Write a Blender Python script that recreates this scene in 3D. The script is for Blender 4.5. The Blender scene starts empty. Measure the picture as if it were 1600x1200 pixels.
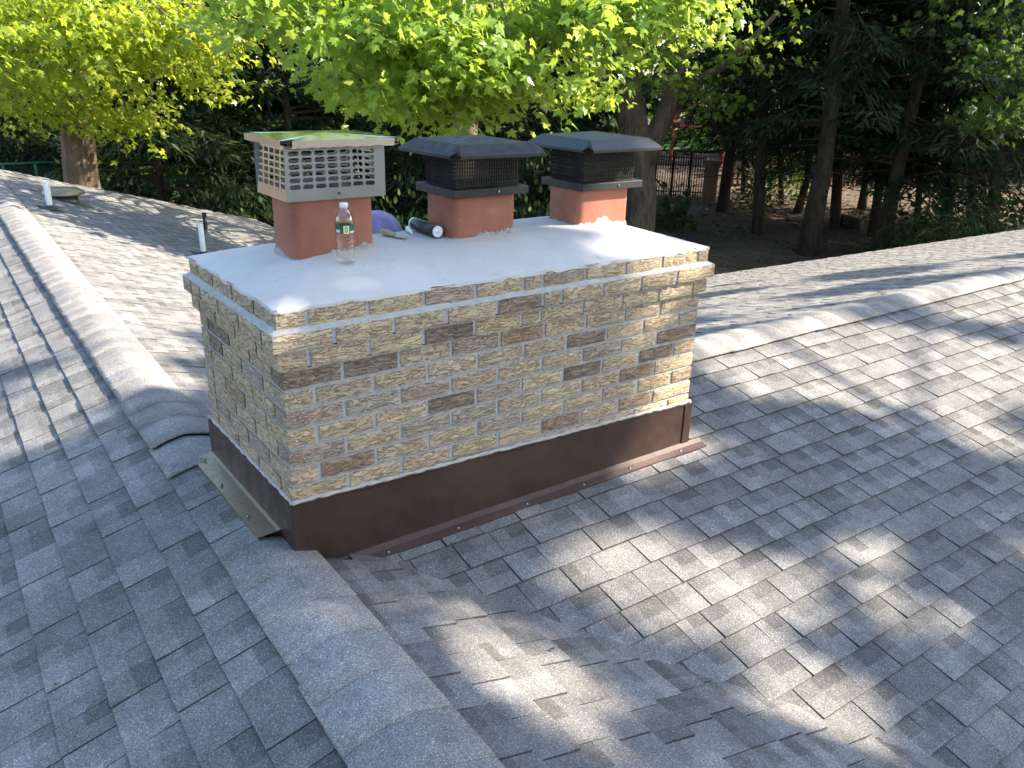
import bpy, math, random
import numpy as np
from mathutils import Vector

random.seed(7)
rng = np.random.default_rng(7)
SC = bpy.context.scene
COL = SC.collection
R = math.radians

# ------------------------------------------------------------------ camera
CAM = np.array([-0.87425, -2.38986, 0.71129])
RT = np.array([0.808962, -0.587385, 0.023628])
DN = np.array([-0.191742, -0.301640, -0.933942])
FW = np.array([0.555711, 0.750994, -0.356642])
FPX = 1300.13
cam_data = bpy.data.cameras.new('camera')
cam = bpy.data.objects.new('camera', cam_data)
COL.objects.link(cam)
cam_data.sensor_width = 36.0
cam_data.lens = FPX / 1600 * 36.0
cam_data.clip_start = 0.05
cam_data.clip_end = 1500
from mathutils import Matrix
cam.matrix_world = Matrix(((RT[0], -DN[0], -FW[0], CAM[0]), (RT[1], -DN[1], -FW[1], CAM[1]), (RT[2], -DN[2], -FW[2], CAM[2]), (0, 0, 0, 1)))
SC.camera = cam

# ------------------------------------------------------------------ sky, sun, exposure
SUN_AZ = math.atan2(0.87, -0.50)      # clockwise from +Y
SUN_EL = R(36)
SUN = np.array([math.sin(SUN_AZ) * math.cos(SUN_EL), math.cos(SUN_AZ) * math.cos(SUN_EL), math.sin(SUN_EL)])
world = bpy.data.worlds.new('World')
SC.world = world
world.use_nodes = True
wn = world.node_tree.nodes
sky = wn.new('ShaderNodeTexSky')
sky.sky_type = 'NISHITA'
sky.sun_disc = False
sky.sun_elevation = SUN_EL
sky.sun_rotation = SUN_AZ
sky.air_density = 1.0
sky.dust_density = 1.2
sky.ozone_density = 0.8
bg = wn['Background']
bg.inputs['Strength'].default_value = 0.15
world.node_tree.links.new(sky.outputs[0], bg.inputs[0])
sd = bpy.data.lights.new('sun', 'SUN')
sun = bpy.data.objects.new('sun', sd)
COL.objects.link(sun)
sd.energy = 5.0
sd.angle = R(0.55)
sd.color = (1.0, 0.87, 0.69)
sun.rotation_euler = Vector(-SUN).to_track_quat('-Z', 'Y').to_euler()
vs = SC.view_settings
vs.view_transform = 'Standard'
vs.look = 'None'
vs.exposure = 1.84
vs.gamma = 1.0
vs.use_curve_mapping = False
SC.cycles.max_bounces = 8
SC.cycles.transparent_max_bounces = 12
SC.cycles.use_denoising = True

# ------------------------------------------------------------------ helpers
def ray(px, py):
    d = RT * (px - 800) / FPX + DN * (py - 600) / FPX + FW
    return d / np.linalg.norm(d)
def at(px, py, dist):
    return CAM + ray(px, py) * dist
def on_z(px, py, z):
    d = ray(px, py)
    return CAM + d * ((z - CAM[2]) / d[2])
def on_y(px, py, y):
    d = ray(px, py)
    return CAM + d * ((y - CAM[1]) / d[1])
def to_px(P):
    q = np.asarray(P, float) - CAM
    w = q @ FW
    return np.stack([800 + FPX * (q @ RT) / w, 600 + FPX * (q @ DN) / w, w], -1)

class MB:
    """collects vertices and faces in world coordinates"""
    def __init__(s):
        s.v = []; s.f = []; s.tone = []
    def add(s, vs, fs, tones=None):
        k = len(s.v)
        s.v.extend([tuple(float(c) for c in p) for p in vs])
        for i, f in enumerate(fs):
            s.f.append(tuple(k + j for j in f))
            s.tone.append(tones[i] if tones is not None else 1.0)
        return s
    def box(s, lo, hi):
        x0, y0, z0 = lo; x1, y1, z1 = hi
        return s.add([(x0, y0, z0), (x1, y0, z0), (x1, y1, z0), (x0, y1, z0), (x0, y0, z1), (x1, y0, z1), (x1, y1, z1), (x0, y1, z1)],
                     [(0, 3, 2, 1), (4, 5, 6, 7), (0, 1, 5, 4), (1, 2, 6, 5), (2, 3, 7, 6), (3, 0, 4, 7)])
    def beam(s, a, b, w, h, up=(0, 0, 1)):
        a = np.array(a, float); b = np.array(b, float)
        d = b - a; d /= np.linalg.norm(d)
        u = np.cross(d, up); u /= max(np.linalg.norm(u), 1e-9)
        n = np.cross(u, d)
        P = []
        for e in (a, b):
            for su, sn in ((-1, -1), (1, -1), (1, 1), (-1, 1)):
                P.append(e + u * su * w / 2 + n * sn * h / 2)
        return s.add(P, [(0, 1, 2, 3), (7, 6, 5, 4), (0, 4, 5, 1), (1, 5, 6, 2), (2, 6, 7, 3), (3, 7, 4, 0)])
    def tube(s, pts, rad, seg=8, cap=True, bump=0.0):
        pts = [np.array(p, float) for p in pts]
        n = len(pts)
        if not hasattr(rad, '__len__'):
            rad = [rad] * n
        V = []
        u = None
        for i in range(n):
            d = pts[min(i + 1, n - 1)] - pts[max(i - 1, 0)]
            d /= max(np.linalg.norm(d), 1e-9)
            if u is None:
                u = np.cross(d, (0.13, 0.31, 0.94)); 
                if np.linalg.norm(u) < 0.1: u = np.cross(d, (1, 0, 0))
            u = u - d * (u @ d); u /= np.linalg.norm(u)
            w = np.cross(d, u)
            for k in range(seg):
                a = 2 * math.pi * k / seg
                r = rad[i] * (1 + (random.uniform(-bump, bump) if bump else 0))
                V.append(pts[i] + (u * math.cos(a) + w * math.sin(a)) * r)
        F = []
        for i in range(n - 1):
            for k in range(seg):
                k2 = (k + 1) % seg
                F.append((i * seg + k, i * seg + k2, (i + 1) * seg + k2, (i + 1) * seg + k))
        if cap:
            F.append(tuple(range(seg - 1, -1, -1)))
            F.append(tuple((n - 1) * seg + k for k in range(seg)))
        return s.add(V, F)
    def lathe(s, prof, c, axis=(0, 0, 1), seg=24):
        """prof: (radius, height) list, revolved about axis through c"""
        ax = np.array(axis, float); ax /= np.linalg.norm(ax)
        u = np.cross(ax, (0.3, 1, 0.2)); u /= np.linalg.norm(u)
        w = np.cross(ax, u)
        c = np.array(c, float)
        V = []; F = []
        for r, hh in prof:
            for k in range(seg):
                a = 2 * math.pi * k / seg
                V.append(c + ax * hh + (u * math.cos(a) + w * math.sin(a)) * max(r, 1e-4))
        for i in range(len(prof) - 1):
            for k in range(seg):
                k2 = (k + 1) % seg
                F.append((i * seg + k, i * seg + k2, (i + 1) * seg + k2, (i + 1) * seg + k))
        return s.add(V, F)

ORG = {}
def link(o, parent=None, label=None, cat=None, group=None, kind=None):
    COL.objects.link(o)
    if parent is not None:
        o.parent = parent
    for k, v in (('label', label), ('category', cat), ('group', group), ('kind', kind)):
        if v:
            o[k] = v
    return o
def root(name, loc, label=None, cat=None, group=None, kind=None):
    o = bpy.data.objects.new(name, None)
    o.location = tuple(float(c) for c in loc)
    o.empty_display_size = 0.2
    link(o, None, label, cat, group, kind)
    ORG[o.name] = np.array(loc, float)
    return o
def mesh_from(name, V, F, mat, org, smooth=False, tone=None):
    me = bpy.data.meshes.new(name)
    V = np.asarray(V, float) - org
    me.from_pydata(V.tolist(), [], F)
    if tone is not None:
        a = me.attributes.new('tone', 'FLOAT', 'FACE')
        a.data.foreach_set('value', np.asarray(tone, np.float32))
    if mat is not None:
        me.materials.append(mat)
    if smooth:
        me.polygons.foreach_set('use_smooth', [True] * len(me.polygons))
    me.update()
    return me
def build(mb, name, mat, parent=None, smooth=False, tone=False, label=None, cat=None, group=None, kind=None, loc=None, bevel=0.0):
    if parent is not None:
        org = ORG[parent.name]
    else:
        org = np.array(loc if loc is not None else (np.mean(np.array(mb.v)[:, 0]), np.mean(np.array(mb.v)[:, 1]), np.min(np.array(mb.v)[:, 2])), float)
    me = mesh_from(name, mb.v, mb.f, mat, org, smooth, mb.tone if tone else None)
    o = bpy.data.objects.new(name, me)
    if parent is None:
        o.location = org.tolist()
    link(o, parent, label, cat, group, kind)
    ORG[o.name] = org
    if bevel:
        m = o.modifiers.new('bevel', 'BEVEL'); m.width = bevel; m.segments = 2; m.limit_method = 'ANGLE'
    return o
def copy_tree(o, loc, rz=0.0, sc=1.0, label=None):
    c = o.copy(); COL.objects.link(c)
    c.location = tuple(float(q) for q in loc); c.rotation_euler = (0, 0, rz); c.scale = (sc, sc, sc)
    if label: c['label'] = label
    for ch in o.children:
        d = ch.copy(); COL.objects.link(d); d.parent = c
        for g in ch.children:
            e = g.copy(); COL.objects.link(e); e.parent = d
    return c

# ------------------------------------------------------------------ materials
class NT:
    def __init__(s, name):
        s.m = bpy.data.materials.new(name); s.m.use_nodes = True
        s.t = s.m.node_tree
        s.b = s.t.nodes['Principled BSDF']
        s.out = s.t.nodes['Material Output']
    def n(s, typ, **kw):
        nd = s.t.nodes.new('ShaderNode' + typ)
        for k, v in kw.items():
            if k.startswith('i_'):
                nd.inputs[k[2:].replace('_', ' ')].default_value = v
            else:
                setattr(nd, k, v)
        return nd
    def l(s, a, b):
        s.t.links.new(a, b)
    def pos(s, scale=(1, 1, 1)):
        g = s.n('NewGeometry'); v = s.n('VectorMath', operation='MULTIPLY')
        s.l(g.outputs['Position'], v.inputs[0]); v.inputs[1].default_value = scale
        return v.outputs[0]
    def noise(s, vec, scale, detail=3, rough=0.55, dist=0.0):
        n = s.n('TexNoise'); n.inputs['Scale'].default_value = scale; n.inputs['Detail'].default_value = detail
        n.inputs['Roughness'].default_value = rough; n.inputs['Distortion'].default_value = dist
        if vec is not None: s.l(vec, n.inputs['Vector'])
        return n.outputs['Fac']
    def ramp(s, fac, stops, interp='LINEAR'):
        r = s.n('ValToRGB'); r.color_ramp.interpolation = interp
        e = r.color_ramp.elements
        while len(e) < len(stops): e.new(0.5)
        for i, (p, c) in enumerate(stops):
            e[i].position = p
            e[i].color = (c, c, c, 1) if not hasattr(c, '__len__') else (*c, 1)
        s.l(fac, r.inputs[0])
        return r.outputs[0]
    def mix(s, fac, a, b, typ='MIX'):
        m = s.n('MixRGB', blend_type=typ)
        for i, x in enumerate((fac, a, b)):
            if hasattr(x, 'is_linked'): s.l(x, m.inputs[i])
            elif hasattr(x, '__len__'): m.inputs[i].default_value = (*x, 1)
            else: m.inputs[i].default_value = x if i == 0 else (x, x, x, 1)
        return m.outputs[0]
    def math(s, op, a, b=0.0, clamp=False):
        m = s.n('Math', operation=op); m.use_clamp = clamp
        for i, x in enumerate((a, b)):
            if hasattr(x, 'is_linked'): s.l(x, m.inputs[i])
            else: m.inputs[i].default_value = x
        return m.outputs[0]
    def bump(s, h, strength=0.5, dist=0.01):
        b = s.n('Bump'); b.inputs['Strength'].default_value = strength; b.inputs['Distance'].default_value = dist
        s.l(h, b.inputs['Height']); s.l(b.outputs[0], s.b.inputs['Normal'])
    def col(s, c):
        if hasattr(c, 'is_linked'): s.l(c, s.b.inputs['Base Color'])
        else: s.b.inputs['Base Color'].default_value = (*c, 1)
    def set(s, **kw):
        for k, v in kw.items():
            s.b.inputs[k.replace('_', ' ')].default_value = v
        return s

def m_shingle():
    t = NT('asphalt_shingle')
    p = t.pos()
    a = t.n('Attribute', attribute_name='tone', attribute_type='GEOMETRY')
    v = t.n('TexVoronoi', feature='F1'); v.inputs['Scale'].default_value = 400; t.l(p, v.inputs['Vector'])
    sep = t.n('SeparateColor'); t.l(v.outputs['Color'], sep.inputs[0])
    gran = t.ramp(sep.outputs[0], [(0.0, (0.095, 0.095, 0.097)), (0.35, (0.155, 0.153, 0.152)), (0.7, (0.205, 0.202, 0.198)), (0.94, (0.27, 0.265, 0.258)), (1.0, (0.50, 0.49, 0.475))])
    big = t.noise(p, 9.0, 4, 0.65)
    soft = t.ramp(big, [(0.3, 0.78), (0.7, 1.18)])
    c = t.mix(1.0, gran, soft, 'MULTIPLY')
    c = t.mix(1.0, c, a.outputs['Color'], 'MULTIPLY')
    t.col(c)
    t.set(Roughness=0.92); t.b.inputs['Specular IOR Level'].default_value = 0.25
    t.bump(t.noise(p, 420, 2, 0.6), 0.55, 0.0025)
    return t.m
def m_brick():
    t = NT('textured_face_brick')
    oi = t.n('ObjectInfo')
    p = t.pos((1, 1, 4.2))
    # shift the pattern per brick so that no relief runs across a joint
    sh = t.n('VectorMath', operation='ADD'); t.l(p, sh.inputs[0])
    cx = t.n('CombineXYZ'); rnd = t.math('MULTIPLY', oi.outputs['Random'], 37.0)
    for i in range(3): t.l(rnd, cx.inputs[i])
    t.l(cx.outputs[0], sh.inputs[1])
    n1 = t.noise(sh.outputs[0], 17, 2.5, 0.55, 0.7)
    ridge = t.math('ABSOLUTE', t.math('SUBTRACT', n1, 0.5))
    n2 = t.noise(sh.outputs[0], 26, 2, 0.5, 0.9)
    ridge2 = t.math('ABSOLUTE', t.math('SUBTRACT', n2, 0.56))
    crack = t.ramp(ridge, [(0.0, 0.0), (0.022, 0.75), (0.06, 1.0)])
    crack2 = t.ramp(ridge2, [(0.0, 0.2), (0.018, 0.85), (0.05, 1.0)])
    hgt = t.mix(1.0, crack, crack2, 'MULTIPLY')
    big = t.noise(sh.outputs[0], 9, 4, 0.6)
    c = t.mix(t.ramp(big, [(0.35, 0.0), (0.7, 0.55)]), oi.outputs['Color'], (0.42, 0.345, 0.25))
    fine = t.noise(t.pos(), 260, 3, 0.7)
    c = t.mix(1.0, c, t.ramp(fine, [(0.25, 0.72), (0.75, 1.22)]), 'MULTIPLY')
    c = t.mix(1.0, c, t.ramp(hgt, [(0.0, 0.52), (0.8, 1.0)]), 'MULTIPLY')  # crevices darkened in the colour too, standing in for their shade
    t.col(c); t.set(Roughness=0.9)
    hh = t.math('ADD', t.math('MULTIPLY', hgt, 1.0), t.math('MULTIPLY', n1, 0.9))
    hh = t.math('ADD', hh, t.math('MULTIPLY', fine, 0.25))
    t.bump(hh, 0.9, 0.007)
    return t.m
def m_rough(name, c1, c2, scale=8, rough=0.9, bump=0.3, bdist=0.01, bscale=60, stretch=(1, 1, 1), spec=0.3):
    t = NT(name)
    p = t.pos(stretch)
    n = t.noise(p, scale, 5, 0.62, 0.3)
    t.col(t.mix(t.ramp(n, [(0.3, 0.0), (0.7, 1.0)]), c1, c2))
    t.set(Roughness=rough); t.b.inputs['Specular IOR Level'].default_value = spec
    if bump: t.bump(t.noise(p, bscale, 4, 0.6), bump, bdist)
    return t.m
def m_metal(name, c, rough, metallic=1.0, scale=6, var=0.25, bump=0.05):
    t = NT(name)
    p = t.pos()
    n = t.noise(p, scale, 5, 0.6)
    t.col(t.mix(t.ramp(n, [(0.3, 0.0), (0.75, 1.0)]), tuple(x * (1 - var) for x in c), tuple(x * (1 + var * 0.5) for x in c)))
    t.l(t.ramp(t.noise(p, scale * 3, 4, 0.6), [(0.3, max(rough - 0.1, 0.02)), (0.7, rough + 0.12)]), t.b.inputs['Roughness'])
    t.set(Metallic=metallic)
    if bump: t.bump(t.noise(p, 7, 3, 0.5), bump, 0.02)
    return t.m
def m_leaf(name, c1, c2, trans, tw=0.45, rough=0.45):
    t = NT(name)
    n = t.noise(t.pos(), 1.7, 3, 0.6)
    a = t.n('Attribute', attribute_name='tone', attribute_type='GEOMETRY')
    c = t.mix(t.ramp(n, [(0.35, 0.0), (0.65, 1.0)]), c1, c2)
    c = t.mix(1.0, c, a.outputs['Color'], 'MULTIPLY')
    t.col(c); t.set(Roughness=rough); t.b.inputs['Specular IOR Level'].default_value = 0.35
    tr = t.n('BsdfTranslucent')
    t.l(t.mix(1.0, trans, a.outputs['Color'], 'MULTIPLY'), tr.inputs[0])
    mx = t.n('MixShader'); mx.inputs[0].default_value = tw
    t.l(t.b.outputs[0], mx.inputs[1]); t.l(tr.outputs[0], mx.inputs[2])
    t.l(mx.outputs[0], t.out.inputs[0])
    return t.m
def m_plain(name, c, rough=0.5, metallic=0.0, spec=0.5):
    t = NT(name); n = t.noise(t.pos(), 30, 4, 0.6)
    t.col(t.mix(1.0, c, t.ramp(n, [(0.3, 0.88), (0.7, 1.08)]), 'MULTIPLY'))
    t.set(Roughness=rough, Metallic=metallic); t.b.inputs['Specular IOR Level'].default_value = spec
    return t.m
def m_clear(name, tint, amount):
    t = NT(name)
    tr = t.n('BsdfTransparent'); tr.inputs[0].default_value = (*tint, 1)
    gl = t.n('BsdfGlossy'); gl.inputs['Roughness'].default_value = 0.06
    lw = t.n('LayerWeight'); lw.inputs['Blend'].default_value = 0.42
    mx = t.n('MixShader'); t.l(t.math('ADD', t.math('MULTIPLY', lw.outputs['Facing'], 0.55), amount, True), mx.inputs[0])
    t.l(tr.outputs[0], mx.inputs[1]); t.l(gl.outputs[0], mx.inputs[2]); t.l(mx.outputs[0], t.out.inputs[0])
    return t.m
def m_ground():
    t = NT('leaf_litter_soil')
    p = t.pos()
    n = t.noise(p, 0.35, 6, 0.65); f = t.noise(p, 9, 5, 0.7)
    c = t.mix(t.ramp(n, [(0.38, 0.0), (0.62, 1.0)]), (0.045, 0.031, 0.021), (0.13, 0.09, 0.058))
    c = t.mix(t.ramp(f, [(0.55, 0.0), (0.75, 0.7)]), c, (0.22, 0.155, 0.095))
    t.col(c); t.set(Roughness=0.95); t.bump(f, 0.8, 0.08)
    return t.m
def m_flue():
    t = NT('clay_flue_tile'); p = t.pos()
    n = t.noise(p, 7, 5, 0.6)
    c = t.mix(t.ramp(n, [(0.3, 0.0), (0.7, 1.0)]), (0.25, 0.088, 0.052), (0.335, 0.125, 0.078))
    s = t.noise(p, 26, 5, 0.7)
    c = t.mix(t.ramp(s, [(0.64, 0.0), (0.74, 0.5)]), c, (0.36, 0.27, 0.22))
    c = t.mix(t.ramp(t.noise(p, 4.5, 6, 0.7), [(0.52, 0.0), (0.72, 0.55)]), c, (0.13, 0.065, 0.045))
    t.col(c); t.set(Roughness=0.75); t.bump(t.noise(p, 90, 4, 0.6), 0.3, 0.004)
    return t.m
def m_crown():
    t = NT('cement_crown'); p = t.pos()
    n = t.noise(p, 3.2, 6, 0.6); s = t.noise(p, 14, 5, 0.65)
    c = t.mix(t.ramp(n, [(0.3, 0.0), (0.7, 1.0)]), (0.48, 0.465, 0.44), (0.585, 0.565, 0.535))
    c = t.mix(t.ramp(s, [(0.58, 0.0), (0.76, 0.5)]), c, (0.36, 0.345, 0.315))
    d = t.n('TexVoronoi'); d.inputs['Scale'].default_value = 16; t.l(p, d.inputs['Vector'])
    c = t.mix(t.ramp(d.outputs['Distance'], [(0.035, 0.6), (0.07, 0.0)]), c, (0.16, 0.14, 0.12))
    t.col(c); t.set(Roughness=0.8); t.bump(t.noise(p, 11, 5, 0.6), 0.35, 0.012)
    return t.m
def m_rusty(name):
    t = NT(name); p = t.pos()
    s = t.noise(p, 19, 5, 0.7)
    f = t.ramp(s, [(0.66, 0.0), (0.70, 1.0)])
    t.col(t.mix(f, (0.012, 0.014, 0.014), (0.30, 0.09, 0.035)))
    t.l(t.mix(f, 0.5, 0.9), t.b.inputs['Roughness']); t.bump(s, 0.1, 0.003)
    return t.m

M = {}
M['shingle'] = m_shingle()
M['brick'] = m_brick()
M['mortar'] = m_rough('mortar', (0.38, 0.375, 0.36), (0.52, 0.51, 0.485), 30, 0.95, 0.7, 0.006, 140)
M['crown'] = m_crown()
M['flue'] = m_flue()
M['smear'] = m_rough('mortar_smear', (0.26, 0.24, 0.21), (0.45, 0.43, 0.40), 60, 0.95, 0.8, 0.006, 180)
M['flash'] = m_metal('brown_flashing', (0.046, 0.0245, 0.019), 0.40, 0.0, 5, 0.28, 0.30)
M['flange'] = m_metal('brown_flange', (0.060, 0.031, 0.025), 0.42, 0.0, 9, 0.15, 0.08)
M['olive'] = m_metal('olive_flange', (0.29, 0.23, 0.14), 0.34, 0.6, 9, 0.12, 0.08)
M['caulk'] = m_rough('grey_sealant', (0.33, 0.31, 0.28), (0.48, 0.45, 0.41), 40, 0.6, 0.5, 0.005, 90)
M['steel'] = m_metal('stainless_steel', (0.52, 0.56, 0.61), 0.10, 1.0, 4, 0.1, 0.03)
M['galv'] = m_metal('dull_steel', (0.25, 0.265, 0.29), 0.42, 1.0, 4, 0.15, 0.03)
M['blackmetal'] = m_metal('black_painted_steel', (0.010, 0.012, 0.012), 0.60, 0.0, 9, 0.3, 0.05)
M['rusty'] = m_rusty('black_steel_rusting')
M['blackmesh'] = m_plain('black_mesh', (0.010, 0.009, 0.008), 0.6)
M['pvc'] = m_plain('white_pvc', (0.72, 0.71, 0.66), 0.4)
M['rubber'] = m_plain('dark_rubber', (0.03, 0.03, 0.03), 0.6)
M['white'] = m_plain('white_plastic', (0.78, 0.79, 0.80), 0.35)
M['tubewrap'] = m_plain('dark_green_print', (0.030, 0.045, 0.046), 0.4)
M['silver'] = m_plain('pale_print', (0.55, 0.58, 0.50), 0.4)
M['purple'] = m_plain('purple_plastic', (0.235, 0.205, 0.40), 0.4)
M['handle'] = m_rough('worn_yellow_handle', (0.42, 0.38, 0.15), (0.30, 0.26, 0.17), 60, 0.6, 0.2, 0.003, 120)
M['blade'] = m_metal('blade_steel', (0.35, 0.34, 0.31), 0.35, 1.0, 20, 0.3, 0.05)
M['labelgreen'] = m_plain('label_green', (0.012, 0.11, 0.045), 0.4)
M['labelcream'] = m_plain('label_cream', (0.72, 0.72, 0.40), 0.4)
M['labelwhite'] = m_plain('label_pale', (0.55, 0.62, 0.60), 0.4)
M['clear'] = m_clear('clear_plastic', (0.93, 0.95, 0.96), 0.05)
M['ground'] = m_ground()
M['lawn'] = m_rough('lawn_grass', (0.07, 0.15, 0.02), (0.12, 0.24, 0.035), 3, 0.9, 0.8, 0.05, 40)
M['bark'] = m_rough('bark', (0.085, 0.062, 0.045), (0.23, 0.175, 0.125), 9, 0.95, 1.0, 0.05, 16, (1, 1, 0.18))
M['barkdark'] = m_rough('conifer_bark', (0.035, 0.026, 0.020), (0.10, 0.075, 0.055), 8, 0.95, 1.0, 0.05, 14, (1, 1, 0.25))
M['maple'] = m_leaf('maple_leaf', (0.13, 0.235, 0.025), (0.19, 0.30, 0.04), (0.50, 0.66, 0.09), 0.42, 0.34)
M['maple2'] = m_leaf('maple_leaf_yellowish', (0.18, 0.26, 0.018), (0.25, 0.33, 0.03), (0.60, 0.68, 0.06), 0.45, 0.34)
M['needle'] = m_leaf('hemlock_needles', (0.016, 0.038, 0.012), (0.034, 0.066, 0.018), (0.06, 0.11, 0.02), 0.25, 0.6)
M['shrub'] = m_leaf('shrub_leaf', (0.024, 0.060, 0.012), (0.055, 0.10, 0.018), (0.11, 0.19, 0.025), 0.35, 0.5)
M['litter'] = m_leaf('dry_leaf', (0.10, 0.066, 0.036), (0.20, 0.135, 0.075), (0.16, 0.10, 0.04), 0.15, 0.8)
M['wood'] = m_rough('weathered_wood', (0.24, 0.16, 0.085), (0.36, 0.25, 0.14), 5, 0.85, 0.4, 0.01, 30, (1, 1, 0.2))
M['redwood'] = m_rough('red_stained_wood', (0.30, 0.055, 0.025), (0.40, 0.09, 0.04), 5, 0.7, 0.2, 0.01, 30)
M['iron'] = m_plain('black_iron', (0.012, 0.012, 0.013), 0.5)
M['screen'] = m_rough('dark_green_screen', (0.012, 0.022, 0.018), (0.02, 0.034, 0.026), 2, 0.9, 0.2, 0.01, 60)
M['greenrail'] = m_plain('green_coated_rail', (0.03, 0.16, 0.08), 0.5)
M['siding'] = m_rough('house_siding', (0.55, 0.53, 0.48), (0.62, 0.60, 0.55), 2, 0.8, 0.1)
M['soffit'] = m_plain('white_trim', (0.75, 0.75, 0.73), 0.5)
M['deck'] = m_plain('roof_deck', (0.05, 0.05, 0.05), 0.9)

# ------------------------------------------------------------------ ground
GZ = -5.0
def ground_z(x, y):
    return GZ + 0.10 * math.sin(x * 0.31 + 1.0) * math.cos(y * 0.27) + 0.05 * math.sin(x * 0.9 + y * 0.7)
xs = np.concatenate([np.linspace(-400, -30, 12), np.linspace(-25, 90, 90), np.linspace(100, 500, 14)])
ys = np.concatenate([np.linspace(-300, -30, 10), np.linspace(-25, 90, 90), np.linspace(100, 500, 14)])
g = MB()
V = [(x, y, ground_z(x, y)) for y in ys for x in xs]
nx = len(xs)
F = [(j * nx + i, j * nx + i + 1, (j + 1) * nx + i + 1, (j + 1) * nx + i) for j in range(len(ys) - 1) for i in range(nx - 1)]
g.add(V, F)
build(g, 'ground', M['ground'], smooth=True, kind='structure', loc=(0, 0, 0))

# ------------------------------------------------------------------ house: walls and roof
house = root('house', (2.0, 3.0, GZ), 'house under a grey asphalt shingle cross-gable roof', 'house')
T1, T2 = 1 / 3.0, 0.287
RK = 0.0225                          # the house stands a little askew to the chimney
def ridge1_x(y): return -0.08 + RK * y
RZ1 = -0.835
RZ2 = -0.752
def ridge2_y(x): return 0.64 - 0.012 * x + 0.03
# slope frames: origin on the ridge, u along the course, v down the slope, n outwards
def frame(o, u, v):
    u = np.array(u, float); u /= np.linalg.norm(u)
    v = np.array(v, float); v -= u * (u @ v); v /= np.linalg.norm(v)
    n = np.cross(u, v)
    if n[2] < 0: n = -n
    return np.array(o, float), u, v, n
SL = {
    'left': frame((ridge1_x(0), 0, RZ1), (RK, 1, 0), (-1, 0, -T1)),
    'right_far': frame((ridge1_x(0), 0, RZ1), (RK, 1, 0), (1, 0, -T1)),
    'front': frame((0, ridge2_y(0), RZ2), (1, -0.012, 0), (0, -1, -T2)),
    'back': frame((0, ridge2_y(0), RZ2), (1, -0.012, 0), (0, 1, -T2)),
}
def pt(s, u, v, h=0.0):
    o, U, W, N = SL[s]
    return o + U * u + W * v + N * h
def plane_z(s, x, y):
    o, U, W, N = SL[s]
    return o[2] - (N[0] * (x - o[0]) + N[1] * (y - o[1])) / N[2]
def covered(s, P):
    """is this point of slope s buried under the other gable"""
    x, y, z = P
    if s in ('front', 'back'):
        if x < 0.02: return True
        return z < min(plane_z('left', x, y), plane_z('right_far', x, y)) - 0.05 and x < 30
    if s == 'right_far':
        return z < min(plane_z('front', x, y), plane_z('back', x, y)) - 0.05 and x > 0.0 and y < 9
    return False
RAKE_A, RAKE_B = np.array([0.45, 12.5]), np.array([5.0, 15.2])
EAVE_A, EAVE_B = np.array([9.5, 7.25]), np.array([16.6, 4.45])
def outside(s, P):
    x, y, z = P
    if s == 'right_far':
        r = RAKE_A + (RAKE_B - RAKE_A) * (x - RAKE_A[0]) / (RAKE_B[0] - RAKE_A[0])
        return y > r[1] or x > 5.3
    if s == 'left':
        return y > 12.2
    if s == 'back':
        e = EAVE_A + (EAVE_B - EAVE_A) * (x - EAVE_A[0]) / (EAVE_B[0] - EAVE_A[0])
        return y > min(max(e[1], 3.5), 7.4)
    return False
RANGE = {'left': (-5.0, 12.4, 5.2, 0.150), 'right_far': (-5.0, 15.4, 5.7, 0.143), 'front': (0.0, 18.5, 4.4, 0.1325), 'back': (0.0, 18.5, 7.2, 0.1325)}
# decks beneath the shingles, one per slope
deck_parts = {}
for s, (u0, u1, vmax, ex) in RANGE.items():
    mb = MB()
    du, dv = 0.5, 0.5
    key = {}
    nu, nv = int((u1 - u0) / du) + 1, int(vmax / dv) + 1
    for i in range(nu):
        for j in range(nv):
            a = [pt(s, u0 + i * du, j * dv, -0.012), pt(s, u0 + (i + 1) * du, j * dv, -0.012), pt(s, u0 + (i + 1) * du, (j + 1) * dv, -0.012), pt(s, u0 + i * du, (j + 1) * dv, -0.012)]
            c = sum(a) / 4
            if outside(s, c) or covered(s, c): continue
            mb.add(a, [(0, 1, 2, 3)])
    deck_parts[s] = build(mb, 'roof_slope', M['deck'], house, kind=None)
# shingles
def shingle(s, u0, u1, v0, v1, lift, tone):
    """a wedge lying on the slope: thin at its head (v0), proud at its butt (v1)"""
    o, U, W, N = SL[s]
    e = 0.0024
    u0 += e; u1 -= e
    fu = random.uniform(0.34, 0.62); fv = random.uniform(0.40, 0.62)
    us = (u0, u0 + (u1 - u0) * fu, u1)
    vv = (v0, v0 + (v1 - v0) * fv, v1)
    j = random.uniform(-0.0016, 0.0016)
    hs = (0.0015, 0.0015 + (0.0080 + lift) * fv, 0.0095 + lift + j)
    P = [o + U * us[a] + W * (vv[b] + (random.uniform(-0.0015, 0.0015) if b == 2 else 0)) + N * hs[b] for b in range(3) for a in range(3)]
    P += [o + U * u0 + W * (v1 - 0.002) - N * 0.006, o + U * u1 + W * (v1 - 0.002) - N * 0.006, o + U * u0 + W * v0 - N * 0.006, o + U * u1 + W * v0 - N * 0.006]
    Fs = [(0, 1, 4, 3), (1, 2, 5, 4), (3, 4, 7, 6), (4, 5, 8, 7), (6, 7, 8, 10, 9), (0, 3, 6, 9, 11), (2, 11 + 1, 10, 8, 5)]
    dark = random.uniform(0.62, 0.86); lite = random.uniform(1.05, 1.26)
    q = [1.0, dark, lite, 1.0] if random.random() < 0.72 else ([dark, 1.0, 1.0, lite] if random.random() < 0.5 else [1.0, 1.0, 1.0, 1.0])
    T = [tone * k for k in q] + [tone * 0.6] * 3
    return P, Fs, T
pieces = []
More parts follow.
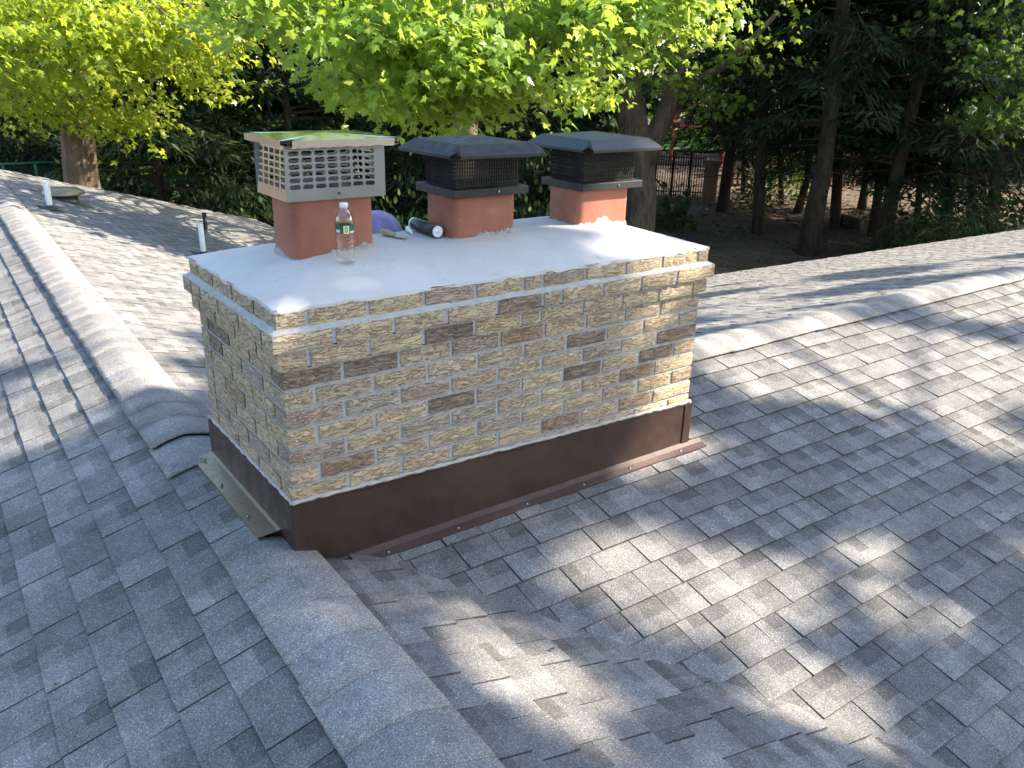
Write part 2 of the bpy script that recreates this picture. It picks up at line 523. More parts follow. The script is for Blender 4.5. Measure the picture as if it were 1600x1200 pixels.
for s, (u0, u1, vmax, ex) in RANGE.items():
    nrow = int(vmax / ex)
    for r in range(nrow):
        v0 = r * ex; v1 = v0 + ex
        u = u0 + random.uniform(0, 0.2)
        alt = random.random() < 0.5
        while u < u1:
            w = random.choice((0.125, 0.15, 0.165, 0.18, 0.20, 0.235))
            far = False
            c = pt(s, u + w / 2, (v0 + v1) / 2)
            if not (outside(s, c) or covered(s, c)):
                ch = -0.03 < c[0] < 1.93 and -0.01 < c[1] < 0.87
                if not ch:
                    alt = not alt
                    P, Fs, T = shingle(s, u, u + w, v0 - 0.01, v1, 0.0040 if alt else 0.0, random.choice((0.80, 0.88, 0.95, 1.0, 1.06, 1.12)))
                    pieces.append((s, c, P, Fs, T))
            u += w
# the 300 that show largest become parts of their own
def visible_area(P):
    q = to_px(np.array(P[:9]))
    if (q[:, 2] < 0.1).any(): return 0.0
    a, b, c, d = q[0, :2], q[2, :2], q[8, :2], q[6, :2]
    ar = 0.5 * abs((c[0] - a[0]) * (d[1] - b[1]) - (d[0] - b[0]) * (c[1] - a[1]))
    m = q[:, :2].mean(0)
    if not (0 < m[0] < 1600 and 0 < m[1] < 1200): return 0.0
    if 330 < m[0] < 1080 and 330 < m[1] < 862 - (m[0] - 455) * 0.275: return 0.0
    return ar
areas = np.array([visible_area(p[2]) for p in pieces])
top = set(np.argsort(-areas)[:300].tolist())
rest = MB()
for i, (s, c, P, Fs, T) in enumerate(pieces):
    if i in top:
        mb = MB().add(P, Fs, T)
        build(mb, 'shingle', M['shingle'], deck_parts[s], tone=True)
    else:
        rest.add(P, Fs, T)
build(rest, 'shingle_field', M['shingle'], house, tone=True, kind='stuff')

# ridge caps
def ridge_cap(c0, d, lat1, lat2, y0, y1, hb, hf, half, tone, skew=0.0):
    """one bent cap shingle; butt at y0, tucked end at y1, along d; lat1/lat2 slope directions"""
    prof = []
    for k in range(-6, 7):
        q = k / 6.0
        a = abs(q) * half
        lat = lat1 if q < 0 else lat2
        # the bend is rounded
        off = lat * a
        rise = 0.0 if abs(q) > 0.6 else -0.011 * (1 - (abs(q) / 0.6)) ** 2
        prof.append((off, rise))
    V = []
    nl = 4
    for i in range(nl):
        f = i / (nl - 1)
        h = hb + (hf - hb) * f
        for k, (off, rise) in enumerate(prof):
            w = random.uniform(-0.002, 0.002) if i == 0 else 0
            V.append(c0 + d * (y0 + (y1 - y0) * f + w + skew * (k - 6) / 6) + off + np.array((0, 0, h + rise)))
    m = len(V)
    V += [p - np.array((0, 0, 0.007)) for p in V]
    n = 13
    F = []
    for i in range(nl - 1):
        for k in range(n - 1):
            a = i * n + k
            F.append((a, a + 1, a + n + 1, a + n))
            F.append((m + a, m + a + n, m + a + n + 1, m + a + 1))
    for k in range(n - 1):
        F.append((k, m + k, m + k + 1, k + 1))
        b = (nl - 1) * n + k
        F.append((b, b + 1, m + b + 1, m + b))
    for i in range(nl - 1):
        for e in (0, n - 1):
            a = i * n + e
            F.append((a, a + n, m + a + n, m + a) if e == 0 else (a, m + a, m + a + n, a + n))
    return MB().add(V, F, [tone] * len(F))
d1 = SL['left'][1]; c1 = SL['left'][0]
y = -0.33; k = 0
l1, l2 = SL['left'][2], SL['right_far'][2]
capy = []
yy = -5.0
while yy < 0.0:
    capy.append(yy); yy += 0.195
for y0 in capy:
    y1 = min(y0 + 0.30, 0.115)
    build(ridge_cap(c1, d1, l1, l2, y0, y1, 0.023, 0.016, 0.160 + random.uniform(-0.006, 0.006), random.uniform(1.05, 1.42), random.uniform(-0.01, 0.012)), 'ridge_cap', M['shingle'], house, True, True)
yy = 0.80; k = 0
while yy < 12.0:
    lift = 0.035 if k in (1,) else (0.029 if k == 2 else 0.024)
    step = 0.30 if k == 0 else (0.055 if k == 1 else 0.195)
    build(ridge_cap(c1, d1, l1, l2, yy, yy + 0.33, lift, 0.018, 0.155 + random.uniform(-0.006, 0.006), random.uniform(1.0, 1.3), random.uniform(-0.008, 0.012)), 'ridge_cap', M['shingle'], house, True, True)
    yy += step; k += 1
d2 = SL['front'][1]; c2 = SL['front'][0]
xx = 1.85
while xx < 18.2:
    build(ridge_cap(c2, d2, SL['front'][2], SL['back'][2], xx + 0.30, xx, 0.024, 0.018, 0.155 + random.uniform(-0.006, 0.006), random.uniform(1.0, 1.3), random.uniform(-0.01, 0.01)), 'ridge_cap', M['shingle'], house, True, True)
    xx += 0.195
# walls and eave boards
w = MB()
w.box((-4.3, -4.6, GZ - 0.3), (4.7, 11.7, -2.75))
build(w, 'wall', M['siding'], house)
w = MB(); w.box((4.75, -2.9, GZ - 0.3), (17.8, 4.0, -2.2))
build(w, 'wall', M['siding'], house)
for a, b in ((pt('right_far', 6.2, 5.72, -0.1), pt('right_far', 15.0, 5.72, -0.1)), (pt('left', -5, 5.25, -0.1), pt('left', 12.3, 5.25, -0.1)), (pt('front', 4.6, 4.42, -0.1), pt('front', 18.5, 4.42, -0.1))):
    build(MB().beam(a, b, 0.03, 0.18), 'fascia_board', M['soffit'], house)
build(MB().beam((*RAKE_A, plane_z('right_far', *RAKE_A) - 0.10), (*RAKE_B, plane_z('right_far', *RAKE_B) - 0.10), 0.03, 0.16), 'rake_board', M['soffit'], house)
build(MB().beam((*EAVE_A, plane_z('back', *EAVE_A) - 0.10), (*EAVE_B, plane_z('back', *EAVE_B) - 0.10), 0.03, 0.16), 'fascia_board', M['soffit'], house)

# scraps of leaf and twig blown onto the slopes
def debris():
    Cs, Ns = [], []
    for s_, n_ in (('front', 46), ('left', 26), ('right_far', 24)):
        for _ in range(n_):
            u_ = random.uniform(0.3, 4.5) if s_ == 'front' else random.uniform(-2.2, 2.5)
            v_ = random.uniform(0.4, 2.6) if s_ == 'front' else random.uniform(0.25, 1.4)
            p = pt(s_, u_, v_, 0.017)
            if covered(s_, p) or (-0.1 < p[0] < 2.05 and -0.1 < p[1] < 0.95): continue
            Cs.append(p); Ns.append(SL[s_][3])
    return np.array(Cs), np.array(Ns)
DEBRIS = debris()

# ------------------------------------------------------------------ chimney
LX, DY, H = 1.908, 0.858, 0.0677
chim = root('brick_chimney', (LX / 2, DY / 2, -0.95), 'wide buff brick chimney with white cement crown and brown metal base flashing', 'chimney')
OFF = {1: 0.014, 2: 0.038, 3: 0.019}
def off(c): return OFF.get(c, 0.0)
JT = 0.0145                           # joint width
PAL = {
    't': [(0.57, 0.44, 0.285), (0.60, 0.47, 0.315), (0.54, 0.425, 0.285), (0.62, 0.48, 0.31), (0.55, 0.44, 0.305), (0.59, 0.45, 0.28)],
    'b': [(0.31, 0.205, 0.135), (0.29, 0.21, 0.145)],
    'd': [(0.205, 0.15, 0.112), (0.22, 0.165, 0.125)],
    'p': [(0.46, 0.345, 0.265), (0.44, 0.34, 0.27)],
    'o': [(0.40, 0.265, 0.155)],
    'g': [(0.44, 0.375, 0.29)],
}
FRONT = [(2, 0.94, 'b'), (3, 0.65, 'd'), (4, 0.10, 'b'), (4, 0.34, 'd'), (4, 0.97, 'o'), (4, 0.77, 'p'), (5, 1.28, 'd'), (6, 0.54, 'p'), (7, 0.65, 'd'), (6, 0.09, 'p'), (8, 0.09, 'p'), (9, 0.22, 'b'), (7, 0.87, 'p'), (7, 1.29, 'd'), (8, 1.61, 'b'), (7, 1.70, 'd'), (9, 1.87, 'b'), (10, 1.60, 'o'), (10, 1.18, 'b'), (9, 0.87, 'p'), (6, 1.39, 'p'), (6, 1.81, 'b'), (2, 1.09, 'b'), (5, 0.50, 't'), (11, 0.5, 't')]
LEFT = [(4, 0.75, 'd'), (5, 0.67, 'd'), (7, 0.46, 'o'), (5, 0.30, 'g'), (9, 0.36, 'g')]
NC = 14
def brick_mesh(lo, hi, faces):
    """a brick whose seen faces are a rough grid; faces is a set of '-x','+x','-y','+y'"""
    mb = MB()
    lo = np.array(lo); hi = np.array(hi)
    mb.box(lo + 0.0035, hi - 0.0035)
    for fc in faces:
        ax = 0 if fc[1] == 'x' else 1
        ot = 1 - ax
        sgn = -1 if fc[0] == '-' else 1
        base = lo[ax] if sgn < 0 else hi[ax]
        ln = hi[ot] - lo[ot]
        nu = max(3, int(ln / 0.017)); nv = 4
        V = []
        for j in range(nv + 1):
            for i in range(nu + 1):
                edge = i in (0, nu) or j in (0, nv)
                p = [0, 0, 0]
                q = 0.0 if edge else random.uniform(0.0010, 0.0048)
                p[ax] = base + sgn * q
                p[ot] = lo[ot] + ln * i / nu + (0 if i in (0, nu) else random.uniform(-0.004, 0.004))
                p[2] = lo[2] + (hi[2] - lo[2]) * j / nv + (0 if 0 < j < nv or i in (0, nu) else random.uniform(-0.0015, 0.0015))
                V.append(p)
        W = nu + 1
        Fq = []
        for j in range(nv):
            for i in range(nu):
                a = j * W + i
                q = (a, a + 1, a + W + 1, a + W)
                if (ax == 1 and sgn > 0) or (ax == 0 and sgn < 0): q = q[::-1]
                Fq.append(q)
        mb.add(V, Fq)
        # rim joining the rough face to the block
        rim = []
        for i in range(nu): rim.append((i, i + 1))
        for i in range(nu): rim.append((nv * W + i + 1, nv * W + i))
        for j in range(nv): rim.append(((j + 1) * W, j * W)); rim.append((j * W + nu, (j + 1) * W + nu))
        for a, b in rim:
            pa, pb = np.array(V[a]), np.array(V[b])
            qa, qb = pa.copy(), pb.copy()
            qa[ax] -= sgn * 0.006; qb[ax] -= sgn * 0.006
            mid_ = (lo + hi) / 2
            for k_ in (ot, 2):
                qa[k_] += 0.0022 * np.sign(mid_[k_] - qa[k_]); qb[k_] += 0.0022 * np.sign(mid_[k_] - qb[k_])
            mb.add([pa, pb, qb, qa], [(0, 1, 2, 3)])
    return mb
def brick_colour(kind):
    c = random.choice(PAL[kind])
    k = random.uniform(0.93, 1.07)
    return (c[0] * k, c[1] * k, c[2] * k, 1)
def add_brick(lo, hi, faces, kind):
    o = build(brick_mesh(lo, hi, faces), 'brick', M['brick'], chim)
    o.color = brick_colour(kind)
BW = 0.092                            # brick bed depth
FULL = 0.195
for c in range(1, NC + 1):
    of = off(c)
    z1 = -(c - 1) * H - 0.004
    z0 = -c * H + (0.009 if c in (2, 3) else 0.0075)
    if c == 1: z1 = -0.001
    x0, x1, y0, y1 = -of, LX + of, -of, DY + of
    if z1 < -0.88: continue
    def kind_at(lst, cc, q, lo, hi):
        for (k, s, t) in lst:
            if k == cc and lo - 0.005 <= s <= hi + 0.005: return t
        r = random.random()
        return 'p' if r < 0.05 else ('g' if r < 0.08 else 't')
    even = c % 2 == 0                 # even courses: stretchers of the long sides own the corners
    def run(a, b, first):
        out = []; p = a
        ln = first
        while p < b - 0.03:
            q = min(p + ln, b)
            if b - q < 0.045: q = b
            out.append((p, q)); p = q + JT
            ln = FULL * random.uniform(0.985, 1.015)
        return out
    # front and back (run along x)
    xa, xb = (x0, x1) if even else (x0, x1)
    first = FULL if even else 0.093
    odd_half = {1: 5, 2: 5, 3: 5}.get(c)
    runs = run(x0, x1, first)
    if c in OFF:
        a = runs[4]; mid = a[1] + JT
        runs = runs[:5] + [(mid, mid + 0.075)] + run(mid + 0.075 + JT, x1, FULL)
    for i, (a, b) in enumerate(runs):
        fs = {'-y'}
        lo = [a, y0, z0]; hi = [b, y0 + BW, z1]
        if i == 0:
            fs.add('-x')
            if not even: hi[1] = y0 + FULL - 0.01       # the corner brick shows a stretcher on the left side
        if i == len(runs) - 1: fs.add('+x')
        add_brick(lo, hi, fs, kind_at(FRONT, c, None, a, b))
    for i, (a, b) in enumerate(runs):
        fs = {'+y'}
        if i == 0: fs.add('-x')
        if i == len(runs) - 1: fs.add('+x')
        add_brick([a, y1 - BW, z0], [b, y1, z1], fs, kind_at([], c, None, a, b))
    # left and right (run along y)
    ya = y0 + (BW + JT if even else FULL - 0.01 + JT)
    yb = y1 - BW - JT
    for a, b in run(ya, yb, FULL):
        add_brick([x0, a, z0], [x0 + BW, b, z1], {'-x'}, kind_at(LEFT, c, None, a, b))
    for a, b in run(y0 + BW + JT, yb, FULL if even else 0.093):
        add_brick([x1 - BW, a, z0], [x1, b, z1], {'+x'}, kind_at([], c, None, a, b))
# mortar core, stepped like the corbels; a little behind the brick faces
mc = MB()
for c in range(1, NC + 1):
    of = off(c) - 0.0048
    zt = -(c - 1) * H + 0.0002 * c
    if c == 1: zt = -0.006
    zb = -c * H + (0.012 if c in (2, 3) else 0.0)
    nxx = 44
    mc.box((-of, -of, zb), (LX + of, DY + of, zt))
build(mc, 'mortar_core', M['mortar'], chim)
# mortar wash on the corbel ledge
lw = MB()
a, b = off(2) - 0.003, off(1) - 0.006
def ring(mb, o1, z1, o2, z2, n=26):
    """sloped skirt all round: outer offset o1 at z1, inner offset o2 at z2, wavy"""
    def loop(o, z, jz):
        P = []
        cs = [(-o, -o), (LX + o, -o), (LX + o, DY + o), (-o, DY + o)]
        for i in range(4):
            p, q = np.array(cs[i]), np.array(cs[(i + 1) % 4])
            for k in range(n):
                e = p + (q - p) * k / n
                P.append((e[0], e[1], z + random.uniform(-jz, jz)))
        return P
    A = loop(o1, z1, 0.0015); B = loop(o2, z2, 0.003)
    m = len(A)
    mb.add(A + B, [(i, (i + 1) % m, m + (i + 1) % m, m + i) for i in range(m)])
ring(lw, off(2) - 0.001, -H - 0.003, off(1) - 0.004, -H + 0.012)
ring(lw, off(2) - 0.001, -H - 0.003, off(2) - 0.004, -H - 0.014)
build(lw, 'mortar_ledge', M['mortar'], chim, True)
# crown
cr = MB()
NXc, NYc = 64, 34
co = off(1) + 0.003
def crown_z(x, y):
    d = min(x + co, LX + co - x, y + co, DY + co - y)
    d = max(d, 0.0)
    q = min(d / 0.36, 1.0)
    return 0.004 + 0.076 * (1 - (1 - q) ** 1.7)
V = []
for j in range(NYc + 1):
    for i in range(NXc + 1):
        fx = 0.5 - 0.5 * math.cos(math.pi * i / NXc); fy = 0.5 - 0.5 * math.cos(math.pi * j / NYc)
        x = -co + fx * (LX + 2 * co); y = -co + fy * (DY + 2 * co)
        z = crown_z(x, y) + 0.003 * math.sin(x * 9 + 2 * math.sin(y * 7)) * math.sin(y * 8 + 1) + random.uniform(-0.0006, 0.0006)
        if i in (0, NXc) or j in (0, NYc):
            z = 0.004 + random.uniform(-0.002, 0.003)
            k = random.uniform(-0.002, 0.004)
            x += k if i == 0 else (-k if i == NXc else 0); y += k if j == 0 else (-k if j == NYc else 0)
        V.append((x, y, z))
W = NXc + 1
F = [(j * W + i, j * W + i + 1, (j + 1) * W + i + 1, (j + 1) * W + i) for j in range(NYc) for i in range(NXc)]
border = [i for i in range(W)] + [j * W + NXc for j in range(1, NYc + 1)] + [NYc * W + i for i in range(NXc - 1, -1, -1)] + [j * W for j in range(NYc - 1, 0, -1)]
kb = len(V)
V += [(V[i][0], V[i][1], -0.006 + random.uniform(-0.004, 0.003)) for i in border]
nb = len(border)
F += [(border[(i + 1) % nb], border[i], kb + i, kb + (i + 1) % nb) for i in range(nb)]
cr.add(V, F)
build(cr, 'crown', M['crown'], chim, True)
# flue tiles
def rrect(x0, x1, y0, y1, r, n=5):
    P = []
    for cx, cy, a0 in ((x1 - r, y0 + r, -90), (x1 - r, y1 - r, 0), (x0 + r, y1 - r, 90), (x0 + r, y0 + r, 180)):
        for k in range(n + 1):
            a = R(a0 + 90 * k / n)
            P.append((cx + r * math.cos(a), cy + r * math.sin(a)))
    return P
FY0, FY1 = 0.33, 0.545
FLUES = [(0.20, 0.507, 0.276), (0.838, 1.142, 0.25), (1.465, 1.765, 0.24)]
for (fx0, fx1, ft) in FLUES:
    mb = MB()
    O = rrect(fx0, fx1, FY0, FY1, 0.035); I = rrect(fx0 + 0.02, fx1 - 0.02, FY0 + 0.02, FY1 - 0.02, 0.025)
    n = len(O)
    V = [(x, y, 0.0) for x, y in O] + [(x, y, ft) for x, y in O] + [(x, y, ft) for x, y in I] + [(x, y, 0.0) for x, y in I]
    F = []
    for ring_i in range(3):
        for i in range(n):
            j = (i + 1) % n
            F.append((ring_i * n + i, ring_i * n + j, (ring_i + 1) * n + j, (ring_i + 1) * n + i))
    mb.add(V, F)
    fl = build(mb, 'flue_tile', M['flue'], chim, True)
    fl.modifiers.new('split', 'EDGE_SPLIT').split_angle = R(50)
    # torn mortar at the foot, unevenly high
    sm = MB()
    O2 = rrect(fx0 - 0.0025, fx1 + 0.0025, FY0 - 0.0025, FY1 + 0.0025, 0.036, 7)
    P2 = []
    for i in range(len(O2)):
        p, q = np.array(O2[i]), np.array(O2[(i + 1) % len(O2)])
        m = max(1, int(np.linalg.norm(q - p) / 0.008))
        for k in range(m): P2.append(p + (q - p) * k / m)
    n = len(P2)
    ph = random.uniform(0, 9)
    top_h = [max(0.0015, 0.007 + 0.014 * math.sin(i * 0.11 + ph) + 0.007 * math.sin(i * 0.37) + random.uniform(-0.006, 0.006)) for i in range(n)]
    cxm, cym = (fx0 + fx1) / 2, (FY0 + FY1) / 2
    V = []
    for i, p in enumerate(P2):
        o = p + (p - np.array((cxm, cym))) * 0.035
        V.append((o[0], o[1], crown_z(o[0], o[1]) - 0.004))
    for i, p in enumerate(P2): V.append((p[0], p[1], crown_z(p[0], p[1]) + top_h[i]))
    for i, p in enumerate(P2):
        o = p - (p - np.array((cxm, cym))) * 0.02
        V.append((o[0], o[1], crown_z(o[0], o[1]) + top_h[i]))
    F = []
    for r_ in range(2):
        for i in range(n):
            j = (i + 1) % n
            F.append((r_ * n + i, r_ * n + j, (r_ + 1) * n + j, (r_ + 1) * n + i))
    sm.add(V, F)
    build(sm, 'mortar_smear', M['smear'], fl, True)
# base flashing: a folded band round the foot, with sealant on its top edge and flanges on the roof
e = 0.012
def ztop(x): return -0.668 - 0.055 * max(0.0, min(1.0, x / LX))
fb = MB()
cs = [(-e, -e), (LX + e, -e), (LX + e, DY + e), (-e, DY + e)]
for i in range(4):
    p, q = np.array(cs[i]), np.array(cs[(i + 1) % 4])
    n = 12
    V = []
    nrm = np.array((q - p)[::-1]) * (1, -1); nrm = nrm / np.linalg.norm(nrm)
    for k in range(n + 1):
        a = p + (q - p) * k / n
        wob = nrm * 0.0015 * math.sin(k * 1.9 + i)
        V += [(a[0], a[1], -1.12), (a[0] + wob[0], a[1] + wob[1], ztop(a[0]) - 0.012), (a[0] + nrm[0] * 0.002, a[1] + nrm[1] * 0.002, ztop(a[0])), (a[0] - nrm[0] * 0.010, a[1] - nrm[1] * 0.010, ztop(a[0]) + 0.001)]
    fb.add(V, [(4 * k + j, 4 * k + 4 + j, 4 * k + 5 + j, 4 * k + 1 + j) for k in range(n) for j in range(3)])
flash = build(fb, 'base_flashing', M['flash'], chim)
cb = MB()
for i in range(4):
    p, q = np.array(cs[i]), np.array(cs[(i + 1) % 4])
    n = int(np.linalg.norm(q - p) / 0.02)
    pts = []; rad = []
    nrm = np.array((q - p)[::-1]) * (1, -1); nrm = nrm / np.linalg.norm(nrm)
    for k in range(n + 1):
        a = p + (q - p) * k / n - nrm * 0.009
        pts.append((a[0], a[1], ztop(a[0]) + 0.005 + random.uniform(-0.003, 0.003))); rad.append(random.uniform(0.006, 0.011))
    cb.tube(pts, rad, 6)
build(cb, 'sealant_bead', M['caulk'], flash, True)
# folded seam on the right-hand corner
build(MB().box((LX - 0.03, -e - 0.004, -1.0), (LX + e + 0.003, -e - 0.0005, ztop(LX) - 0.003)), 'corner_seam', M['flash'], flash)
fl = MB()
xa, xb = 0.13, 2.00
n = 14
V = []
for k in range(n + 1):
    x = xa + (xb - xa) * k / n
    wv = 0.003 * math.sin(k * 1.3)
    z_at = lambda yy: plane_z('front', x, yy)
    V += [(x, -e, z_at(-e) + 0.024), (x, -e - 0.02, z_at(-e - 0.02) + 0.017), (x, -0.062 + wv, z_at(-0.062) + 0.0145), (x, -0.062 + wv, z_at(-0.062) + 0.004)]
fl.add(V, [(4 * k + j + 1, 4 * k + 5 + j, 4 * k + 4 + j, 4 * k + j) for k in range(n) for j in range(3)])
build(fl, 'front_flange', M['flange'], flash)
fo = MB()
V = []
for k in range(9):
    yq = 0.108 + (0.86 - 0.108) * k / 8
    wv = 0.002 * math.sin(k * 1.7)
    V += [(-e, yq, -0.814), (-e - 0.012, yq, -0.8175), (-0.092 + wv, yq, plane_z('left', -0.092, yq) + 0.0185), (-0.092 + wv, yq, plane_z('left', -0.092, yq) + 0.006)]
fo.add(V, [(4 * k + j, 4 * k + 4 + j, 4 * k + 5 + j, 4 * k + 1 + j) for k in range(8) for j in range(3)])
build(fo, 'side_flange', M['olive'], flash)
for (sx, sy, sl) in ((0.32, -0.047, 'front'), (0.62, -0.048, 'front'), (0.95, -0.045, 'front'), (1.25, -0.047, 'front'), (1.52, -0.045, 'front'), (1.84, -0.046, 'front'), (-0.075, 0.26, 'left'), (-0.076, 0.55, 'left'), (-0.062, 0.80, 'left')):
    z = plane_z(sl, sx, sy) + (0.0165 if sl == 'front' else 0.0215)
    build(MB().lathe([(0.0065, -0.004), (0.0065, 0.0), (0.004, 0.003), (0.0, 0.0036)], (sx, sy, z), seg=8), 'screw', M['galv'], flash, True)

# ------------------------------------------------------------------ chimney caps
def slot_panel(mb, o, ux, uz, w, h, cols, rows, mx0, mx1, mz0, mz1, th, nrm, fill=0.74, sq=False):
    """a sheet with rows of rounded slots punched through; o lower-left corner"""
    o = np.array(o, float); ux = np.array(ux, float); uz = np.array(uz, float); nrm = np.array(nrm, float)
    cw = (w - mx0 - mx1) / cols; chh = (h - mz0 - mz1) / rows
    def P(a, b, t=0): return o + ux * a + uz * b - nrm * t
    # margins
    def rect(a0, a1, b0, b1):
        for t in (0, th):
            q = [P(a0, b0, t), P(a1, b0, t), P(a1, b1, t), P(a0, b1, t)]
            mb.add(q, [(0, 1, 2, 3) if t == 0 else (3, 2, 1, 0)])
    rect(0, w, 0, mz0); rect(0, w, h - mz1, h); rect(0, mx0, mz0, h - mz1); rect(w - mx1, w, mz0, h - mz1)
    for i in range(cols):
        for j in range(rows):
            a0 = mx0 + i * cw; b0 = mz0 + j * chh
            ca, cb_ = a0 + cw / 2, b0 + chh / 2
            hw, hh = cw * fill / 2 + 0.002, chh * 0.70 / 2
            r = min(hw, hh) * (0.98 if not sq else 0.6)
            inner = []
            for (sx, sy, s0) in ((1, -1, -90), (1, 1, 0), (-1, 1, 90), (-1, -1, 180)):
                for k in range(4):
                    an = R(s0 + 30 * k)
                    inner.append((ca + sx * (hw - r) + r * math.cos(an), cb_ + sy * (hh - r) + r * math.sin(an)))
            corner = [(a0 + cw, b0), (a0 + cw, b0 + chh), (a0, b0 + chh), (a0, b0)]
            V = [P(*q) for q in corner] + [P(*q) for q in inner] + [P(*q, th) for q in inner]
            F = []
            for s in range(4):
                for k in range(3):
                    F.append((s, 4 + s * 4 + k + 1, 4 + s * 4 + k))
                nx_ = (s + 1) % 4
                F.append((s, nx_, 4 + nx_ * 4, 4 + s * 4 + 3))
            for k in range(16):
                F.append((4 + k, 4 + (k + 1) % 16, 20 + (k + 1) % 16, 20 + k))
            mb.add(V, F)
def hip_lid(mb, x0, x1, y0, y1, ze, rise, inx, iny, lip, notch, crown=0.0, th=0.0012):
    """pressed lid: flat-ish top, four sloped sides, turned-down lips, cut corners"""
    def shell(t):
        T = [(x0 + inx, y0 + iny, ze + rise - t), (x1 - inx, y0 + iny, ze + rise - t), (x1 - inx, y1 - iny, ze + rise - t), (x0 + inx, y1 - iny, ze + rise - t)]
        mid = ((x0 + x1) / 2, (y0 + y1) / 2, ze + rise + crown - t)
        V = T + [mid]
        F = [(0, 1, 4), (1, 2, 4), (2, 3, 4), (3, 0, 4)]
        E = [(x0 + notch, y0), (x1 - notch, y0), (x1, y0 + notch), (x1, y1 - notch), (x1 - notch, y1), (x0 + notch, y1), (x0, y1 - notch), (x0, y0 + notch)]
        V += [(a, b, ze - t) for a, b in E]
        for s in range(4):
            a = 5 + 2 * s
            F.append((s, a, a + 1, (s + 1) % 4))
        # dimpled corners
        for s in range(4):
            a = 5 + (2 * s + 7) % 8; b = 5 + 2 * s
            m_ = len(V)
            pa, pb = np.array(V[a]), np.array(V[b]); tt = np.array(V[s])
            V.append(tuple((pa + pb) / 2 * 0.62 + tt * 0.38 + np.array((0, 0, -0.002))))
            F.append((s, a, m_)); F.append((s, m_, b))
        # lips
        for s in range(4):
            a = 5 + 2 * s; b = a + 1
            m_ = len(V)
            for q in (a, b):
                p = V[q]
                dx = -1 if s == 3 else (1 if s == 1 else 0); dy = -1 if s == 0 else (1 if s == 2 else 0)
                V.append((p[0] - 0.0 * dx, p[1] - 0.0 * dy, p[2] - lip)); 
            F.append((a, m_, m_ + 1, b))
            k_ = len(V)
            for q in (m_, m_ + 1):
                p = V[q]
                dx = -1 if s == 3 else (1 if s == 1 else 0); dy = -1 if s == 0 else (1 if s == 2 else 0)
                V.append((p[0] - 0.012 * dx, p[1] - 0.012 * dy, p[2] - 0.003))
            F.append((m_, k_, k_ + 1, m_ + 1))
        return V, F
    V, F = shell(0.0); mb.add(V, F)
# shiny steel cap with slotted sides on the first flue
X0, X1, Y0, Y1 = 0.170, 0.536, 0.30, 0.575
ZB, ZT = 0.272, 0.450
sc_ = root('steel_chimney_cap', ((X0 + X1) / 2, (Y0 + Y1) / 2, ZB), 'shiny stainless steel chimney cap with slotted sides on the left flue', 'chimney cap')
for (o, ux, w_, nr, cols, mat, mz) in (((X0, Y0, ZB), (1, 0, 0), X1 - X0, (0, -1, 0), 7, 'galv', 0), ((X0, Y1, ZB), (0, -1, 0), Y1 - Y0, (-1, 0, 0), 5, 'steel', 0), ((X1, Y0, ZB), (0, 1, 0), Y1 - Y0, (1, 0, 0), 5, 'steel', 0), ((X1, Y1, ZB), (-1, 0, 0), X1 - X0, (0, 1, 0), 7, 'galv', 0)):
    mb = MB()
    slot_panel(mb, o, ux, (0, 0, 1), w_, ZT - ZB, cols, 6, 0.010, 0.036 if cols == 7 else 0.012, 0.036, 0.012, 0.0012, nr, 0.74 if cols == 7 else 0.70, cols == 5)
    if cols == 5 and nr[0] < 0:       # this side leans in a little towards its top
        mb.v = [(v_[0] + 0.014 * (v_[2] - ZB) / (ZT - ZB), v_[1], v_[2]) for v_ in mb.v]
    build(mb, 'slotted_side', M[mat], sc_)
build(MB().box((X0 + 0.002, Y0 + 0.002, ZB - 0.001), (X1 - 0.002, Y0 + 0.024, ZB + 0.0005)), 'bottom_lip', M['galv'], sc_)
build(MB().lathe([(0.0045, -0.003), (0.0045, 0.002), (0.0, 0.0025)], ((X0 + X1) / 2 + 0.005, Y0 - 0.001, ZB + 0.018), (0, -1, 0), 8), 'screw', M['rubber'], sc_)
mb = MB()
hip_lid(mb, 0.150, 0.578, 0.245, 0.635, 0.472, 0.007, 0.15, 0.14, 0.022, 0.030, 0.002)
lid = build(mb, 'lid', M['steel'], sc_)
lid.modifiers.new('solid', 'SOLIDIFY').thickness = 0.0012
